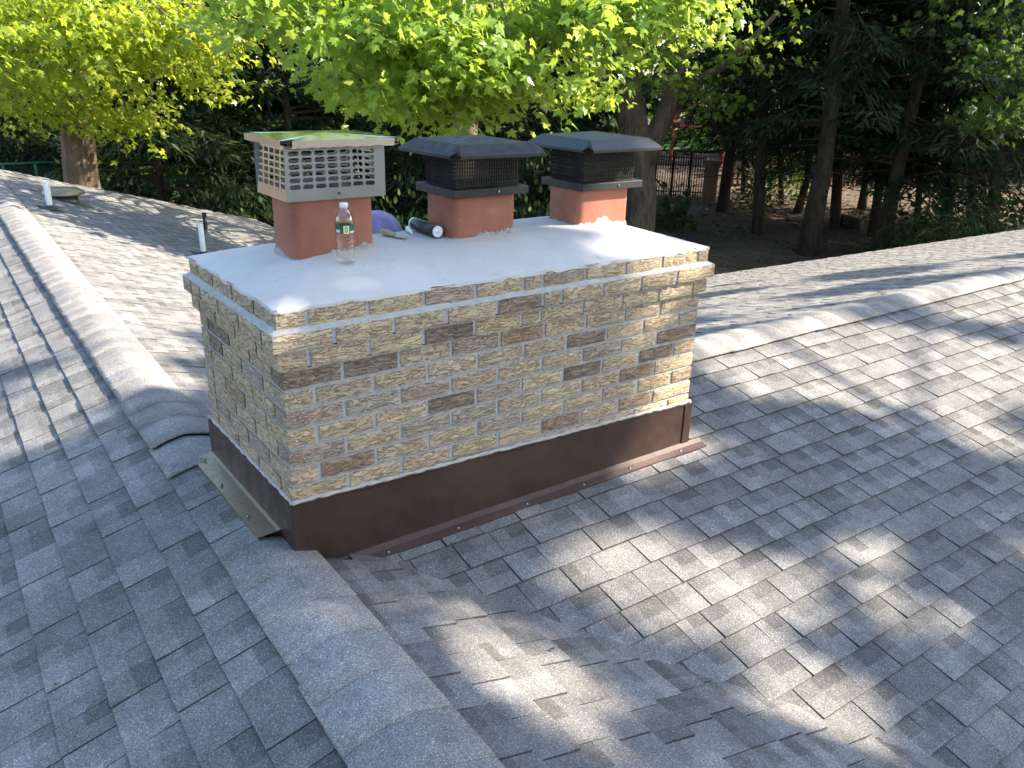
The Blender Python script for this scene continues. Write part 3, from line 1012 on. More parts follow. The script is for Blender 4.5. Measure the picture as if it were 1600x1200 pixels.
# black caps
def strand_mesh(mb, o, ux, w_, h_, nx_, nz_, r):
    o = np.array(o, float); ux = np.array(ux, float); uz = np.array((0, 0, 1.0))
    dx = w_ / nx_; dz = h_ / nz_
    for i in range(nx_):
        for s in (0, 1):
            pts = []
            for j in range(nz_ + 1):
                a = i * dx + (dx / 2 if (j + s) % 2 else 0.0)
                pts.append(o + ux * min(a, w_) + uz * j * dz)
            mb.tube(pts, r, 3, False)
def black_cap(fx, xw, label, rusty, zb):
    bx0, bx1 = fx - xw / 2, fx + xw / 2
    by0, by1 = 0.295, 0.58
    rt = root('black_chimney_cap', (fx, 0.4375, zb), label, 'chimney cap', 'black mesh chimney caps')
    mb = MB()
    O = [(bx0, by0), (bx1, by0), (bx1, by1), (bx0, by1)]
    I = [(bx0 + 0.03, by0 + 0.03), (bx1 - 0.03, by0 + 0.03), (bx1 - 0.03, by1 - 0.03), (bx0 + 0.03, by1 - 0.03)]
    zt = zb + 0.031
    V = [(x, y, zb) for x, y in O] + [(x, y, zt) for x, y in O] + [(x, y, zt + 0.006) for x, y in I] + [(x, y, zb + 0.002) for x, y in I]
    F = [(r_ * 4 + i, r_ * 4 + (i + 1) % 4, ((r_ + 1) % 4) * 4 + (i + 1) % 4, ((r_ + 1) % 4) * 4 + i) for r_ in range(4) for i in range(4)]
    mb.add(V, F)
    build(mb, 'base_collar', M['blackmetal'], rt, bevel=0.003)
    mx0, mx1, my0, my1 = bx0 + 0.03, bx1 - 0.03, by0 + 0.03, by1 - 0.03
    zm, hm = zt + 0.004, 0.412 - zt
    for (o, ux, w_, n_) in (((mx0, my0, zm), (1, 0, 0), mx1 - mx0, 25), ((mx0, my1, zm), (0, -1, 0), my1 - my0, 19), ((mx1, my0, zm), (0, 1, 0), my1 - my0, 19), ((mx1, my1, zm), (-1, 0, 0), mx1 - mx0, 25)):
        mb = MB(); strand_mesh(mb, o, ux, w_, hm, n_, 10, 0.0024)
        build(mb, 'mesh_screen', M['blackmesh'], rt, kind='stuff')
    mb = MB()
    hip_lid(mb, fx - 0.226, fx + 0.226, 0.215, 0.66, 0.402, 0.036, 0.060, 0.060, 0.010, 0.030, 0.020)
    ld = build(mb, 'lid', M['rusty'] if rusty else M['blackmetal'], rt, label='black lid with rust along its front edge' if rusty else None)
    ld.modifiers.new('solid', 'SOLIDIFY').thickness = 0.0015
    build(MB().lathe([(0.005, -0.003), (0.005, 0.002), (0.0, 0.003)], (fx + 0.03, by0 - 0.001, zb + 0.016), (0, -1, 0), 8), 'screw', M['galv'], rt)
    return rt
black_cap(0.995, 0.352, 'black hipped chimney cap with diamond mesh on the middle flue', False, 0.239)
black_cap(1.628, 0.346, 'black hipped chimney cap with rust-chipped edge on the right flue', True, 0.226)

# ------------------------------------------------------------------ small things on the crown
bx, by = 0.333, 0.215
bz = crown_z(bx, by) + 0.0015
bot = root('water_bottle', (bx, by, bz), 'clear plastic water bottle with green label and white cap beside left flue', 'bottle')
prof = [(0.0, 0.004), (0.018, 0.002), (0.028, 0.0), (0.0315, 0.006)]
z = 0.012
for k in range(5):
    prof += [(0.0315, z), (0.0285, z + 0.007), (0.0315, z + 0.014)]; z += 0.0155
prof += [(0.0300, 0.094), (0.0305, 0.100), (0.0312, 0.104), (0.0312, 0.132), (0.0318, 0.138), (0.0318, 0.146), (0.029, 0.158), (0.0235, 0.170), (0.0165, 0.179), (0.0128, 0.184), (0.0128, 0.190)]
body = build(MB().lathe(prof, (bx, by, bz), seg=32), 'bottle_body', M['clear'], bot, True)
build(MB().lathe([(0.0, 0.203), (0.0135, 0.203), (0.0145, 0.2015), (0.0145, 0.188), (0.0128, 0.1875)], (bx, by, bz), seg=20), 'bottle_cap', M['white'], bot, True)
lab = build(MB().lathe([(0.0317, 0.105), (0.0319, 0.118), (0.0317, 0.131)], (bx, by, bz), seg=32), 'label_band', M['labelgreen'], bot, True)
def arc_patch(a0, a1, z0, z1, r, n=6):
    V = []
    for k in range(n + 1):
        a = R(a0 + (a1 - a0) * k / n)
        V += [(bx + r * math.cos(a), by + r * math.sin(a), bz + z0), (bx + r * math.cos(a), by + r * math.sin(a), bz + z1)]
    return MB().add(V, [(2 * k, 2 * k + 2, 2 * k + 3, 2 * k + 1) for k in range(n)])
vdir = math.degrees(math.atan2(CAM[1] - by, CAM[0] - bx))
build(arc_patch(vdir - 8, vdir + 26, 0.1045, 0.1315, 0.0323), 'label_panel', M['labelcream'], lab, True)
V = []
for k in range(17):
    a = 2 * math.pi * k / 16
    for rr in (1.0, 0.62):
        an = R(vdir + 9 + 9 * rr * math.cos(a)); zz = 0.118 + 0.0092 * rr * math.sin(a)
        V.append((bx + 0.0326 * math.cos(an), by + 0.0326 * math.sin(an), bz + zz))
build(MB().add(V, [(2 * k, 2 * k + 2, 2 * k + 3, 2 * k + 1) for k in range(16)]), 'label_emblem', M['labelgreen'], lab)
build(arc_patch(vdir - 62, vdir - 30, 0.108, 0.117, 0.0321), 'label_stripe', M['labelwhite'], lab, True)
build(arc_patch(vdir + 32, vdir + 70, 0.106, 0.113, 0.0321), 'label_stripe', M['labelwhite'], lab, True)
# sealant cartridge
zc = 0.082 + 0.0235
A = on_z(684, 362, zc); B = on_z(647, 349, zc)
ax = B - A; ax[2] = 0; ax = ax / np.linalg.norm(ax)
LT = 0.20
A = A - ax * 0.0
ct = root('sealant_cartridge', (A[0], A[1], 0.082), 'dark sealant cartridge with white ends lying beside the middle flue', 'cartridge')
build(MB().lathe([(0.0, 0.002), (0.0232, 0.002), (0.0235, 0.0), (0.0235, LT), (0.0232, LT + 0.001)], A, ax, 24), 'cartridge_body', M['tubewrap'], ct, True)
build(MB().lathe([(0.0, -0.001), (0.006, -0.0025), (0.006, -0.0005), (0.015, 0.0005), (0.0215, -0.002), (0.0225, 0.0015)], A, ax, 24), 'end_plunger', M['white'], ct, True)
build(MB().lathe([(0.0238, LT - 0.008), (0.0245, LT - 0.006), (0.0245, LT + 0.004), (0.021, LT + 0.008), (0.008, LT + 0.010), (0.0075, LT + 0.024), (0.0, LT + 0.025)], A, ax, 24), 'front_collar', M['white'], ct, True)
side = np.cross(ax, (0, 0, 1))
V = []
for k in range(2):
    for q in (70, 80, 90):
        a = R(q); d_ = side * math.cos(a) + np.array((0, 0, 1)) * math.sin(a)
        V.append(A + ax * (0.06 if k == 0 else LT - 0.02) + d_ * 0.0239)
build(MB().add(V, [(0, 1, 4, 3), (1, 2, 5, 4)]), 'printed_stripe', M['silver'], ct, True)
N0 = on_z(637, 357, 0.094); N1 = on_z(649, 371, 0.085)
nd = N1 - N0
build(MB().lathe([(0.0, 0.0), (0.011, 0.0), (0.0105, 0.012), (0.0045, 0.085), (0.0, 0.086)], N0, nd, 14), 'cartridge_nozzle', M['white'], None, True,
      label='loose white cone nozzle lying in front of the sealant cartridge', cat='nozzle')
# small trowel
P0 = on_z(597, 361, 0.098); P1 = on_z(617, 367, 0.092); P2 = on_z(634, 371.5, 0.086)
tw = root('putty_knife', (P1[0], P1[1], 0.082), 'small putty knife with worn yellow handle lying right of left flue', 'putty knife')
d_ = P1 - P0; d_ /= np.linalg.norm(d_); sd_ = np.cross(d_, (0, 0, 1)); sd_ /= np.linalg.norm(sd_)
mb = MB()
L01 = np.linalg.norm(P1 - P0)
V = []
for f, w_, h_ in ((0, 0.017, 0.009), (0.25, 0.020, 0.012), (0.6, 0.018, 0.011), (1.0, 0.011, 0.006)):
    c_ = P0 + d_ * L01 * f
    for a in range(8):
        an = math.pi / 4 * a
        V.append(c_ + sd_ * w_ * math.cos(an) + np.array((0, 0, 1)) * h_ * math.sin(an))
mb.add(V, [(r_ * 8 + i, r_ * 8 + (i + 1) % 8, (r_ + 1) * 8 + (i + 1) % 8, (r_ + 1) * 8 + i) for r_ in range(3) for i in range(8)] + [tuple(range(7, -1, -1)), tuple(24 + i for i in range(8))])
build(mb, 'handle', M['handle'], tw, True)
mb = MB()
d2_ = P2 - P1
up = np.array((0, 0, 0.0015))
V = [P1 + sd_ * 0.009, P1 - sd_ * 0.009, P1 + d2_ * 0.45 - sd_ * 0.024, P2 - sd_ * 0.010, P2 + sd_ * 0.010, P1 + d2_ * 0.45 + sd_ * 0.024]
mb.add([p + up for p in V] + [p - up for p in V], [(0, 1, 2, 3, 4, 5), (11, 10, 9, 8, 7, 6)] + [(i, 6 + i, 6 + (i + 1) % 6, (i + 1) % 6) for i in range(6)])
build(mb, 'blade', M['blade'], tw)
# purple plastic bowl upside down behind the left flue
pc = on_y(588, 366, 0.70)
pz = crown_z(pc[0], 0.70)
pb = MB().lathe([(0.112, 0.0), (0.115, 0.003), (0.112, 0.008), (0.104, 0.030), (0.090, 0.056), (0.066, 0.079), (0.036, 0.092), (0.0, 0.096)], (pc[0], 0.70, pz - 0.004), seg=36)
build(pb, 'plastic_bowl', M['purple'], None, True, label='purple plastic bowl upside down behind the left flue', cat='bowl')

# ------------------------------------------------------------------ vents on the far slope
def pipe_vent(px, py, height, r, mat, label, flangemat):
    d = ray(px, py)
    o, U, W_, N = SL['right_far']
    q = CAM + d * ((N @ (o - CAM)) / (N @ d))
    rt = root('vent_pipe', q, label, 'vent pipe')
    build(MB().lathe([(r, -0.05), (r, height), (r * 0.86, height), (r * 0.86, height - 0.1)], q, seg=16), 'pipe', mat, rt, True)
    build(MB().lathe([(r * 2.6, -0.02), (r * 2.4, 0.012), (r * 1.6, 0.03), (r * 1.15, 0.055), (r * 1.02, 0.058)], q, seg=18), 'rubber_boot', M['rubber'], rt, True)
    mb = MB()
    a = 0.13
    V = [q + U * su * a + W_ * sv * a + N * hh for hh in (0.013, 0.016) for su, sv in ((-1, -1), (1, -1), (1, 1), (-1, 1))]
    mb.add(V, [(4, 5, 6, 7), (0, 1, 5, 4), (1, 2, 6, 5), (2, 3, 7, 6), (3, 0, 4, 7)])
    build(mb, 'base_plate', flangemat, rt)
    return rt
pipe_vent(79, 328, 0.335, 0.033, M['pvc'], 'white vent pipe with dark boot near the round roof vent', M['rubber'])
pipe_vent(318.5, 400, 0.375, 0.030, M['pvc'], 'white vent pipe rising just beyond the chimney corner', M['rubber'])
pipe_vent(322, 363, 0.29, 0.03, M['blackmetal'], 'dark vent pipe on shaded slope behind the white pipe', M['galv'])
d = ray(101, 313); o, U, W_, N = SL['right_far']
q = CAM + d * ((N @ (o - CAM)) / (N @ d))
rv = root('roof_vent', q, 'low round brown roof vent with domed lid near the roof edge', 'roof vent')
build(MB().lathe([(0.17, -0.12), (0.17, 0.10), (0.15, 0.10)], q, seg=24), 'vent_collar', M['galv'], rv, True)
build(MB().lathe([(0.23, 0.075), (0.262, 0.085), (0.262, 0.10), (0.245, 0.125), (0.18, 0.155), (0.09, 0.172), (0.0, 0.176)], q, seg=28), 'vent_lid', M['olive'], rv, True)
V = [q + U * su * 0.3 + W_ * sv * 0.3 + N * hh for hh in (0.013, 0.017) for su, sv in ((-1, -1), (1, -1), (1, 1), (-1, 1))]
build(MB().add(V, [(4, 5, 6, 7), (0, 1, 5, 4), (1, 2, 6, 5), (2, 3, 7, 6), (3, 0, 4, 7)]), 'base_plate', M['galv'], rv)

# ------------------------------------------------------------------ foliage tools
def mirror_leaf(half):
    """two folded halves of a leaf from its right-hand outline; y runs from stem to tip"""
    V = []; F = []
    n = len(half)
    for sgn in (1, -1):
        k = len(V)
        V += [(x * sgn, y, -0.22 * abs(x) - 0.10 * y * y) for x, y in half]
        f = tuple(k + i for i in range(n))
        F.append(f if sgn > 0 else f[::-1])
    return np.array(V), F
LEAF_FINE = mirror_leaf([(0, 0), (.16, -.09), (.40, -.06), (.30, .12), (.40, .20), (.58, .42), (.36, .42), (.20, .45), (.22, .66), (.10, .72), (0, 1.0)])
LEAF_MID = mirror_leaf([(0, 0), (.35, -.06), (.28, .12), (.56, .42), (.2, .46), (0, 1)])
LEAF_OVAL = mirror_leaf([(0, 0), (.26, .25), (.24, .65), (0, 1)])
SPRIG = (np.array([(0, 0, 0), (.10, .25, -.02), (.06, .7, -.06), (0, 1, -.12), (-.06, .7, -.06), (-.10, .25, -.02)]), [(0, 1, 2, 3, 4, 5)])
def norm(a):
    return a / np.maximum(np.linalg.norm(a, axis=-1, keepdims=True), 1e-9)
def leaf_arrays(tmpl, C, T, Nn, S):
    """instances of a leaf: centres C, tip direction T, normals Nn, size S"""
    T = norm(T); Nn = norm(Nn - T * np.sum(Nn * T, -1, keepdims=True)); X = np.cross(T, Nn)
    tv = tmpl[0]
    return C[:, None, :] + S[:, None, None] * (tv[None, :, 0:1] * X[:, None, :] + tv[None, :, 1:2] * T[:, None, :] + tv[None, :, 2:3] * Nn[:, None, :])
def leaf_mesh(name, tmpl, A, mat, org, tone):
    """one mesh from an (N, k, 3) array of leaf vertices"""
    N, k, _ = A.shape
    me = bpy.data.meshes.new(name)
    me.vertices.add(N * k)
    me.vertices.foreach_set('co', (A.reshape(-1, 3) - org).astype(np.float32).ravel())
    lens = [len(f) for f in tmpl[1]]
    idx = np.concatenate([np.array(f) for f in tmpl[1]])
    L = len(idx)
    me.loops.add(N * L)
    me.loops.foreach_set('vertex_index', (idx[None, :] + (np.arange(N) * k)[:, None]).astype(np.int32).ravel())
    me.polygons.add(N * len(lens))
    starts = np.concatenate([[0], np.cumsum(lens)[:-1]])
    me.polygons.foreach_set('loop_start', (starts[None, :] + (np.arange(N) * L)[:, None]).astype(np.int32).ravel())
    a = me.attributes.new('tone', 'FLOAT', 'FACE')
    a.data.foreach_set('value', np.repeat(tone, len(lens)).astype(np.float32))
    me.materials.append(mat)
    me.update(calc_edges=True)
    return me
def leaf_obj(name, tmpl, A, mat, parent, tone, kind='stuff', **kw):
    org = ORG[parent.name] if parent is not None else A.reshape(-1, 3).mean(0)
    o = bpy.data.objects.new(name, leaf_mesh(name, tmpl, A, mat, org, tone))
    if parent is None: o.location = org.tolist()
    link(o, parent, kind=kind, **kw)
    ORG[o.name] = org
    return o
def sprays(centres, per, length, size, droop=0.45, updir=None, flat=0.55):
    """flat fans of leaves: returns centres, tips, normals, sizes"""
    m = len(centres)
    up = np.array((0, 0, 1.0)) if updir is None else np.array(updir)
    d = norm(rng.normal(size=(m, 3)) * (1, 1, 0.25) + (0, 0, -0.15))
    side = norm(np.cross(d, up))
    f = rng.uniform(-0.5, 0.5, (m, per)); s = rng.normal(0, 0.24, (m, per)); h = rng.normal(0, 0.07, (m, per))
    C = centres[:, None, :] + length * (d[:, None, :] * f[..., None] + side[:, None, :] * s[..., None] + np.array((0, 0, 1.0)) * h[..., None])
    C[..., 2] -= length * 0.35 * (s ** 2 + f ** 2)
    T = side[:, None, :] * np.sign(s)[..., None] * 0.6 + d[:, None, :] * 0.5 + np.array((0, 0, -droop)) + rng.normal(0, 0.32, (m, per, 3))
    Nn = up * flat + SUN * 0.6 + rng.normal(0, 0.48, (m, per, 3)) + np.zeros((m, per, 1))
    S = rng.uniform(0.6, 1.25, (m, per)) * size
    return C.reshape(-1, 3), T.reshape(-1, 3), Nn.reshape(-1, 3), S.ravel()
def limb(mb, a, b, r0, r1, sag=0.1, n=6, seg=6):
    a = np.array(a, float); b = np.array(b, float)
    L = np.linalg.norm(b - a)
    P = []
    w = rng.normal(0, 0.035 * L, 3)
    for i in range(n + 1):
        f = i / n
        p = a + (b - a) * f + np.array((0, 0, sag * L * math.sin(math.pi * f))) + w * math.sin(math.pi * f * 1.7)
        P.append(p)
    mb.tube(P, [r0 + (r1 - r0) * i / n for i in range(n + 1)], seg, True)
def cluster_px(regions):
    """regions: (px0, px1, py0, py1, dist0, dist1, clumps, sprays per clump, spread) -> spray centres in the world"""
    out = []; hubs = []
    for (x0, x1, y0, y1, d0, d1, nc, ns, sp) in regions:
        for _ in range(nc):
            h = at(rng.uniform(x0, x1), rng.uniform(y0, y1), rng.uniform(d0, d1))
            hubs.append(h)
            out.append(h + rng.normal(0, 1, (ns, 3)) * np.array((sp, sp, sp * 0.45)))
    return np.concatenate(out), hubs

# ------------------------------------------------------------------ broad-leaved trees
def flat_dir(px, dist):
    d = ray(px, 300); d[2] = 0; d = d / np.linalg.norm(d)
    p = CAM + d * dist
    return np.array((p[0], p[1], ground_z(p[0], p[1])))
# near maple: its boughs hang over the yard behind the chimney
b = flat_dir(715, 15.5)
mp = root('maple_tree', b, 'bright green maple whose sunlit boughs hang behind the chimney caps', 'tree')
C, hubs = cluster_px([(570, 900, -40, 100, 9.6, 12.0, 26, 8, 0.34), (610, 800, 70, 160, 9.8, 11.2, 9, 8, 0.26), (350, 600, -70, 45, 10.5, 13.0, 17, 8, 0.38), (640, 820, 120, 185, 10.5, 12.0, 5, 7, 0.24), (500, 620, 90, 160, 12.0, 13.5, 5, 7, 0.30), (900, 1110, -60, 35, 9.8, 12.0, 15, 7, 0.28), (880, 960, 90, 165, 12.5, 14.0, 4, 6, 0.28), (330, 1120, -260, -110, 14.0, 17.0, 5, 7, 0.5)])
lc, lt, ln, ls = sprays(C, 17, 0.85, 0.138)
A = leaf_arrays(LEAF_FINE, lc, lt, ln, ls)
tn = rng.uniform(0.72, 1.15, len(A))
q = to_px(lc)
show = (q[:, 0] > 0) & (q[:, 0] < 1600) & (q[:, 1] > 0) & (q[:, 1] < 200)
dd = np.where(show, q[:, 2], 99.0)
near = np.zeros(len(A), bool); near[np.argsort(dd)[:300]] = True
leaf_obj('crown', LEAF_FINE, A[~near], M['maple'], mp, tn[~near])
for i in np.nonzero(near)[0]:
    leaf_obj('leaf', LEAF_FINE, A[i:i + 1], M['maple'], mp, tn[i:i + 1], kind=None)
tb = MB()
top_ = b + np.array((0.1, -0.3, 9.5))
tb.tube([b + np.array((0, 0, -0.3)), b + np.array((0, 0, 0.4)), b + np.array((0.05, -0.05, 3.0)), b + np.array((0.1, -0.2, 6.0)), top_], [0.42, 0.30, 0.25, 0.21, 0.12], 12, True, 0.06)
tk = build(tb, 'trunk', M['bark'], mp, True)
for h_ in hubs[::4]:
    lb = MB(); s0 = b + np.array((0.1, -0.2, rng.uniform(5.0, 8.0)))
    limb(lb, s0, h_, 0.055, 0.012, 0.10)
    build(lb, 'limb', M['bark'], tk, True)

# the maple on the left, behind the far roof edge
b = flat_dir(127, 21.5)
ml = root('maple_tree', b, 'yellow green maple with thick bare lower trunk behind the far roof edge', 'tree')
C, hubs = cluster_px([(20, 200, -40, 60, 16.5, 20.0, 24, 9, 0.55), (130, 350, 10, 120, 16.0, 19.0, 26, 9, 0.5), (0, 240, 90, 190, 19.0, 22.0, 14, 8, 0.5), (60, 230, 150, 215, 19.5, 21.0, 5, 8, 0.4), (-150, 60, -60, 140, 18, 23, 14, 8, 0.6), (-200, 420, -330, -90, 22.0, 26.0, 9, 8, 0.7)])
lc, lt, ln, ls = sprays(C, 15, 0.95, 0.145)
A = leaf_arrays(LEAF_MID, lc, lt, ln, ls)
leaf_obj('crown', LEAF_MID, A, M['maple2'], ml, rng.uniform(0.7, 1.15, len(A)))
tb = MB()
tb.tube([b + np.array((0, 0, -0.4)), b + np.array((0, 0, 0.3)), b + np.array((0, 0, 1.2)), at(126, 260, 21.5), at(115, 130, 21.5), at(108, 40, 21.6), at(112, -160, 21.8)], [0.62, 0.50, 0.42, 0.36, 0.32, 0.26, 0.14], 16, True, 0.07)
tk = build(tb, 'trunk', M['bark'], ml, True)
for h_ in hubs[::4]:
    lb = MB(); s0 = at(112, rng.uniform(-80, 150), 21.6)
    limb(lb, s0, h_, 0.07, 0.015, 0.08)
    build(lb, 'limb', M['bark'], tk, True)

# old many-stemmed maple at the wood's edge
DM = 30.0
b = at(992, 352, DM)
b[2] = ground_z(b[0], b[1])
mo = root('maple_tree', b, 'old thick many-stemmed maple standing behind the right chimney cap', 'tree')
tb = MB()
tb.tube([b + np.array((0, 0, -0.4)), b + np.array((0, 0, 0.3)), at(1002, 320, DM), at(1000, 262, DM), at(990, 200, DM), at(978, 120, DM), at(968, 20, DM), at(955, -150, DM)], [1.0, 0.72, 0.55, 0.50, 0.52, 0.46, 0.36, 0.15], 16, True, 0.07)
tb.tube([at(1003, 262, DM), at(1022, 215, DM), at(1045, 165, DM), at(1058, 110, DM), at(1074, 40, DM), at(1100, -90, DM)], [0.42, 0.36, 0.30, 0.27, 0.22, 0.10], 12, True, 0.07)
tb.tube([at(1045, 160, DM), at(1085, 128, DM), at(1130, 104, DM - 1), at(1165, 72, DM - 2), at(1215, 20, DM - 2)], [0.20, 0.16, 0.14, 0.11, 0.07], 8, True, 0.05)
tb.tube([at(980, 190, DM), at(955, 130, DM), at(925, 60, DM), at(900, -60, DM)], [0.34, 0.25, 0.2, 0.1], 10, True, 0.06)
build(tb, 'trunk', M['bark'], mo, True)
C, hubs = cluster_px([(880, 1180, -60, 110, 24, 33, 30, 9, 0.9), (1040, 1150, 130, 175, 26, 30, 3, 8, 0.6), (780, 1300, -800, -60, 22, 34, 130, 9, 1.3)])  # last region: unseen upper boughs, added to keep the sky off the wood
lc, lt, ln, ls = sprays(C, 14, 1.2, 0.19)
A = leaf_arrays(LEAF_MID, lc, lt, ln, ls)
leaf_obj('crown', LEAF_MID, A, M['maple'], mo, rng.uniform(0.6, 1.05, len(A)))

# broad-leaved tree leaning in at the right border
b = flat_dir(1690, 24.0)
mr = root('maple_tree', b, 'green maple whose boughs reach in at the right border', 'tree')
C, hubs = cluster_px([(1540, 1680, 60, 190, 20, 24, 14, 9, 0.5), (1500, 1800, -300, 40, 20, 27, 30, 9, 0.8), (1200, 1800, -430, -70, 17, 27, 70, 9, 1.1)])  # the wide overhead clumps are unseen, put in to block skylight from the wood
lc, lt, ln, ls = sprays(C, 13, 0.9, 0.17)
A = leaf_arrays(LEAF_MID, lc, lt, ln, ls)
leaf_obj('crown', LEAF_MID, A, M['shrub'], mr, rng.uniform(0.8, 1.3, len(A)))
tb = MB(); tb.tube([b + np.array((0, 0, -0.3)), b + np.array((0, 0, 3)), b + np.array((0.2, 0.1, 7)), b + np.array((0.1, 0.3, 11))], [0.32, 0.24, 0.18, 0.08], 10, True, 0.06)
build(tb, 'trunk', M['bark'], mr, True)

# ------------------------------------------------------------------ conifers
def conifer_parts(rt, path, r0, zlow, ztop, nlimb, reach, per, seed, dead=26):
    """trunk along path (world points), drooping limbs with needle sprigs"""
    g_ = np.random.default_rng(seed)
    path = [np.array(p, float) for p in path]
    zs = np.array([p[2] for p in path])
    def on_trunk(z):
        return np.array([np.interp(z, zs, [p[k] for p in path]) for k in range(3)])
    tb = MB()
    n = len(path)
    tb.tube(path, [0.70 * r0 * (1.2 if i == 0 else 1.0) * (1 - 0.82 * ((path[i][2] - zs[0]) / (zs[-1] - zs[0])) ** 1.1) for i in range(n)], 12, True, 0.05)
    tk = build(tb, 'trunk', M['barkdark'], rt, True)
    LB = MB()
    cs = []; ts = []; ns = []; ss = []
    for i in range(nlimb):
        f = (i + 0.5) / nlimb
        z = zlow + (ztop - zlow) * f
        p = on_trunk(z)
        az = g_.uniform(0, 2 * math.pi)
        L = reach * (1.05 - 0.60 * f) * g_.uniform(0.6, 1.15)
        d = np.array((math.cos(az), math.sin(az), g_.uniform(-0.05, 0.12)))
        e = p + d * L + np.array((0, 0, -0.22 * L))
        LB.tube([p, p + d * L * 0.5 + np.array((0, 0, 0.0)), e], [0.035 + 0.008 * L, 0.02, 0.006], 5, False)
        sd2 = norm(np.cross(d, (0, 0, 1.0)))
        t = g_.uniform(0.18, 1.0, per) ** 0.8
        s = g_.normal(0, 0.30, per) * L * (1.05 - 0.75 * t) * 0.9
        c = p + d * (L * t)[:, None] + sd2 * s[:, None] + np.array((0, 0, 1.0)) * (-0.22 * L * t ** 2 - 0.25 * np.abs(s) + g_.normal(0, 0.07, per))[:, None]
        cs.append(c)
        ts.append(d * 0.55 + sd2 * np.sign(s)[:, None] * 0.6 + g_.normal(0, 0.3, (per, 3)) + np.array((0, 0, -0.4)))
        ns.append(np.array((0, 0, 1.0)) + g_.normal(0, 0.45, (per, 3)))
        ss.append(g_.uniform(0.20, 0.44, per))
    for i in range(dead):
        z = zs[0] + 1.0 + (zlow - zs[0]) * g_.uniform(0.2, 1.2)
        p = on_trunk(z); az = g_.uniform(0, 2 * math.pi); L = g_.uniform(0.6, 1.8)
        LB.tube([p, p + np.array((math.cos(az), math.sin(az), -0.1)) * L], [0.025, 0.006], 4, False)
    build(LB, 'limbs', M['barkdark'], rt, kind='stuff')
    cs, ts, ns, ss = np.concatenate(cs), np.concatenate(ts), np.concatenate(ns), np.concatenate(ss)
    A = leaf_arrays(SPRIG, cs, ts, ns, ss)
    leaf_obj('crown', SPRIG, A, M['needle'], rt, g_.uniform(0.55, 1.3, len(A)))
def px_path(pts, dist, ext):
    P = [at(x, y, dist) for x, y in pts]
    P[0][2] = ground_z(P[0][0], P[0][1]) - 0.2
    d = norm(P[-1] - P[-2]); d = norm(d * np.array((0.5, 0.5, 1.0)))
    P.append(P[-1] + d * ext)
    return P
CON = [
    ([(1129, 322), (1140, 240), (1150, 110)], 38.0, 0.33, 'straight dark conifer trunk nearest the wooden gate post'),
    ([(1186, 358), (1188, 260), (1196, 84)], 33.5, 0.30, 'straight dark conifer trunk second right of the gate post'),
    ([(1262, 388), (1290, 245), (1313, 40)], 30.5, 0.44, 'thickest dark conifer trunk leaning right in the wood'),
    ([(1306, 350), (1312, 210), (1318, 60)], 36.0, 0.26, 'slim conifer trunk close behind the thickest leaning trunk'),
    ([(1364, 360), (1378, 265), (1392, 150)], 35.0, 0.24, 'slim dark conifer trunk left of the strongly leaning trunk'),
    ([(1376, 384), (1406, 250), (1455, 40)], 32.0, 0.36, 'strongly right-leaning dark conifer trunk near the roof edge'),
    ([(1244, 334), (1262, 280), (1275, 120)], 40.0, 0.24, 'slim conifer trunk left behind the thickest leaning trunk'),
    ([(1345, 334), (1352, 290), (1368, 120)], 42.0, 0.26, 'farther conifer trunk standing beside the dark log'),
    ([(1480, 350), (1490, 250), (1500, 90)], 34.0, 0.28, 'conifer hidden in shade right of the leaning trunk'),
    ([(1560, 345), (1560, 240), (1556, 80)], 31.0, 0.28, 'conifer standing in shade near the right border'),
    ([(1160, 318), (1163, 240), (1170, 110)], 45.0, 0.18, 'slim far trunk between the two straight conifer trunks'),
    ([(1222, 325), (1218, 230), (1226, 90)], 42.0, 0.15, 'thin far trunk right of the second straight conifer'),
    ([(1432, 360), (1440, 250), (1462, 90)], 37.0, 0.16, 'thin trunk just right of the strongly leaning trunk'),
    ([(1518, 340), (1524, 230), (1538, 80)], 40.0, 0.17, 'thin trunk between the two shaded right-hand conifers'),
]
for i, (pts, dist, r0, lab_) in enumerate(CON):
    P = px_path(pts, dist, 12.0)
    rt = root('conifer_tree', (P[0][0], P[0][1], P[0][2] + 0.2), lab_, 'tree', 'conifers in the wood')
    conifer_parts(rt, P, r0, -2.6 if i >= 4 else -1.4, P[-1][2], 80, 4.3, 190, 100 + i)
# hemlocks with boughs down to the ground, behind the far roof edge on the left
HEM = [(250, 24.0, 9.0, 'dark hemlock with low boughs right of the left maple trunk'), (350, 27.0, 11.0, 'dark hemlock left of the steel chimney cap'), (455, 26.0, 11.0, 'dark hemlock right behind the steel chimney cap'), (640, 28.0, 12.0, 'dark hemlock behind the gap between left and middle caps'), (800, 27.0, 10.0, 'dark hemlock behind the middle chimney cap'), (20, 33.0, 12.0, 'dark hemlock behind the green fence at the left border'), (170, 31.0, 12.0, 'dark hemlock behind the left maple trunk'), (550, 33.0, 12.0, 'dark hemlock far behind the steel cap'), (900, 36.0, 13.0, 'dark hemlock left of the old maple')]
for i, (px, dist, hh, lab_) in enumerate(HEM):
    b = flat_dir(px, dist)
    rt = root('hemlock_tree', b, lab_, 'tree', 'hemlocks behind the house')
    conifer_parts(rt, [b + np.array((0, 0, -0.2)), b + np.array((0.05, 0.03, hh * 0.5)), b + np.array((0, 0.1, hh))], 0.2, b[2] + 0.5, b[2] + hh, 80, 3.4, 230, 300 + i, 0)

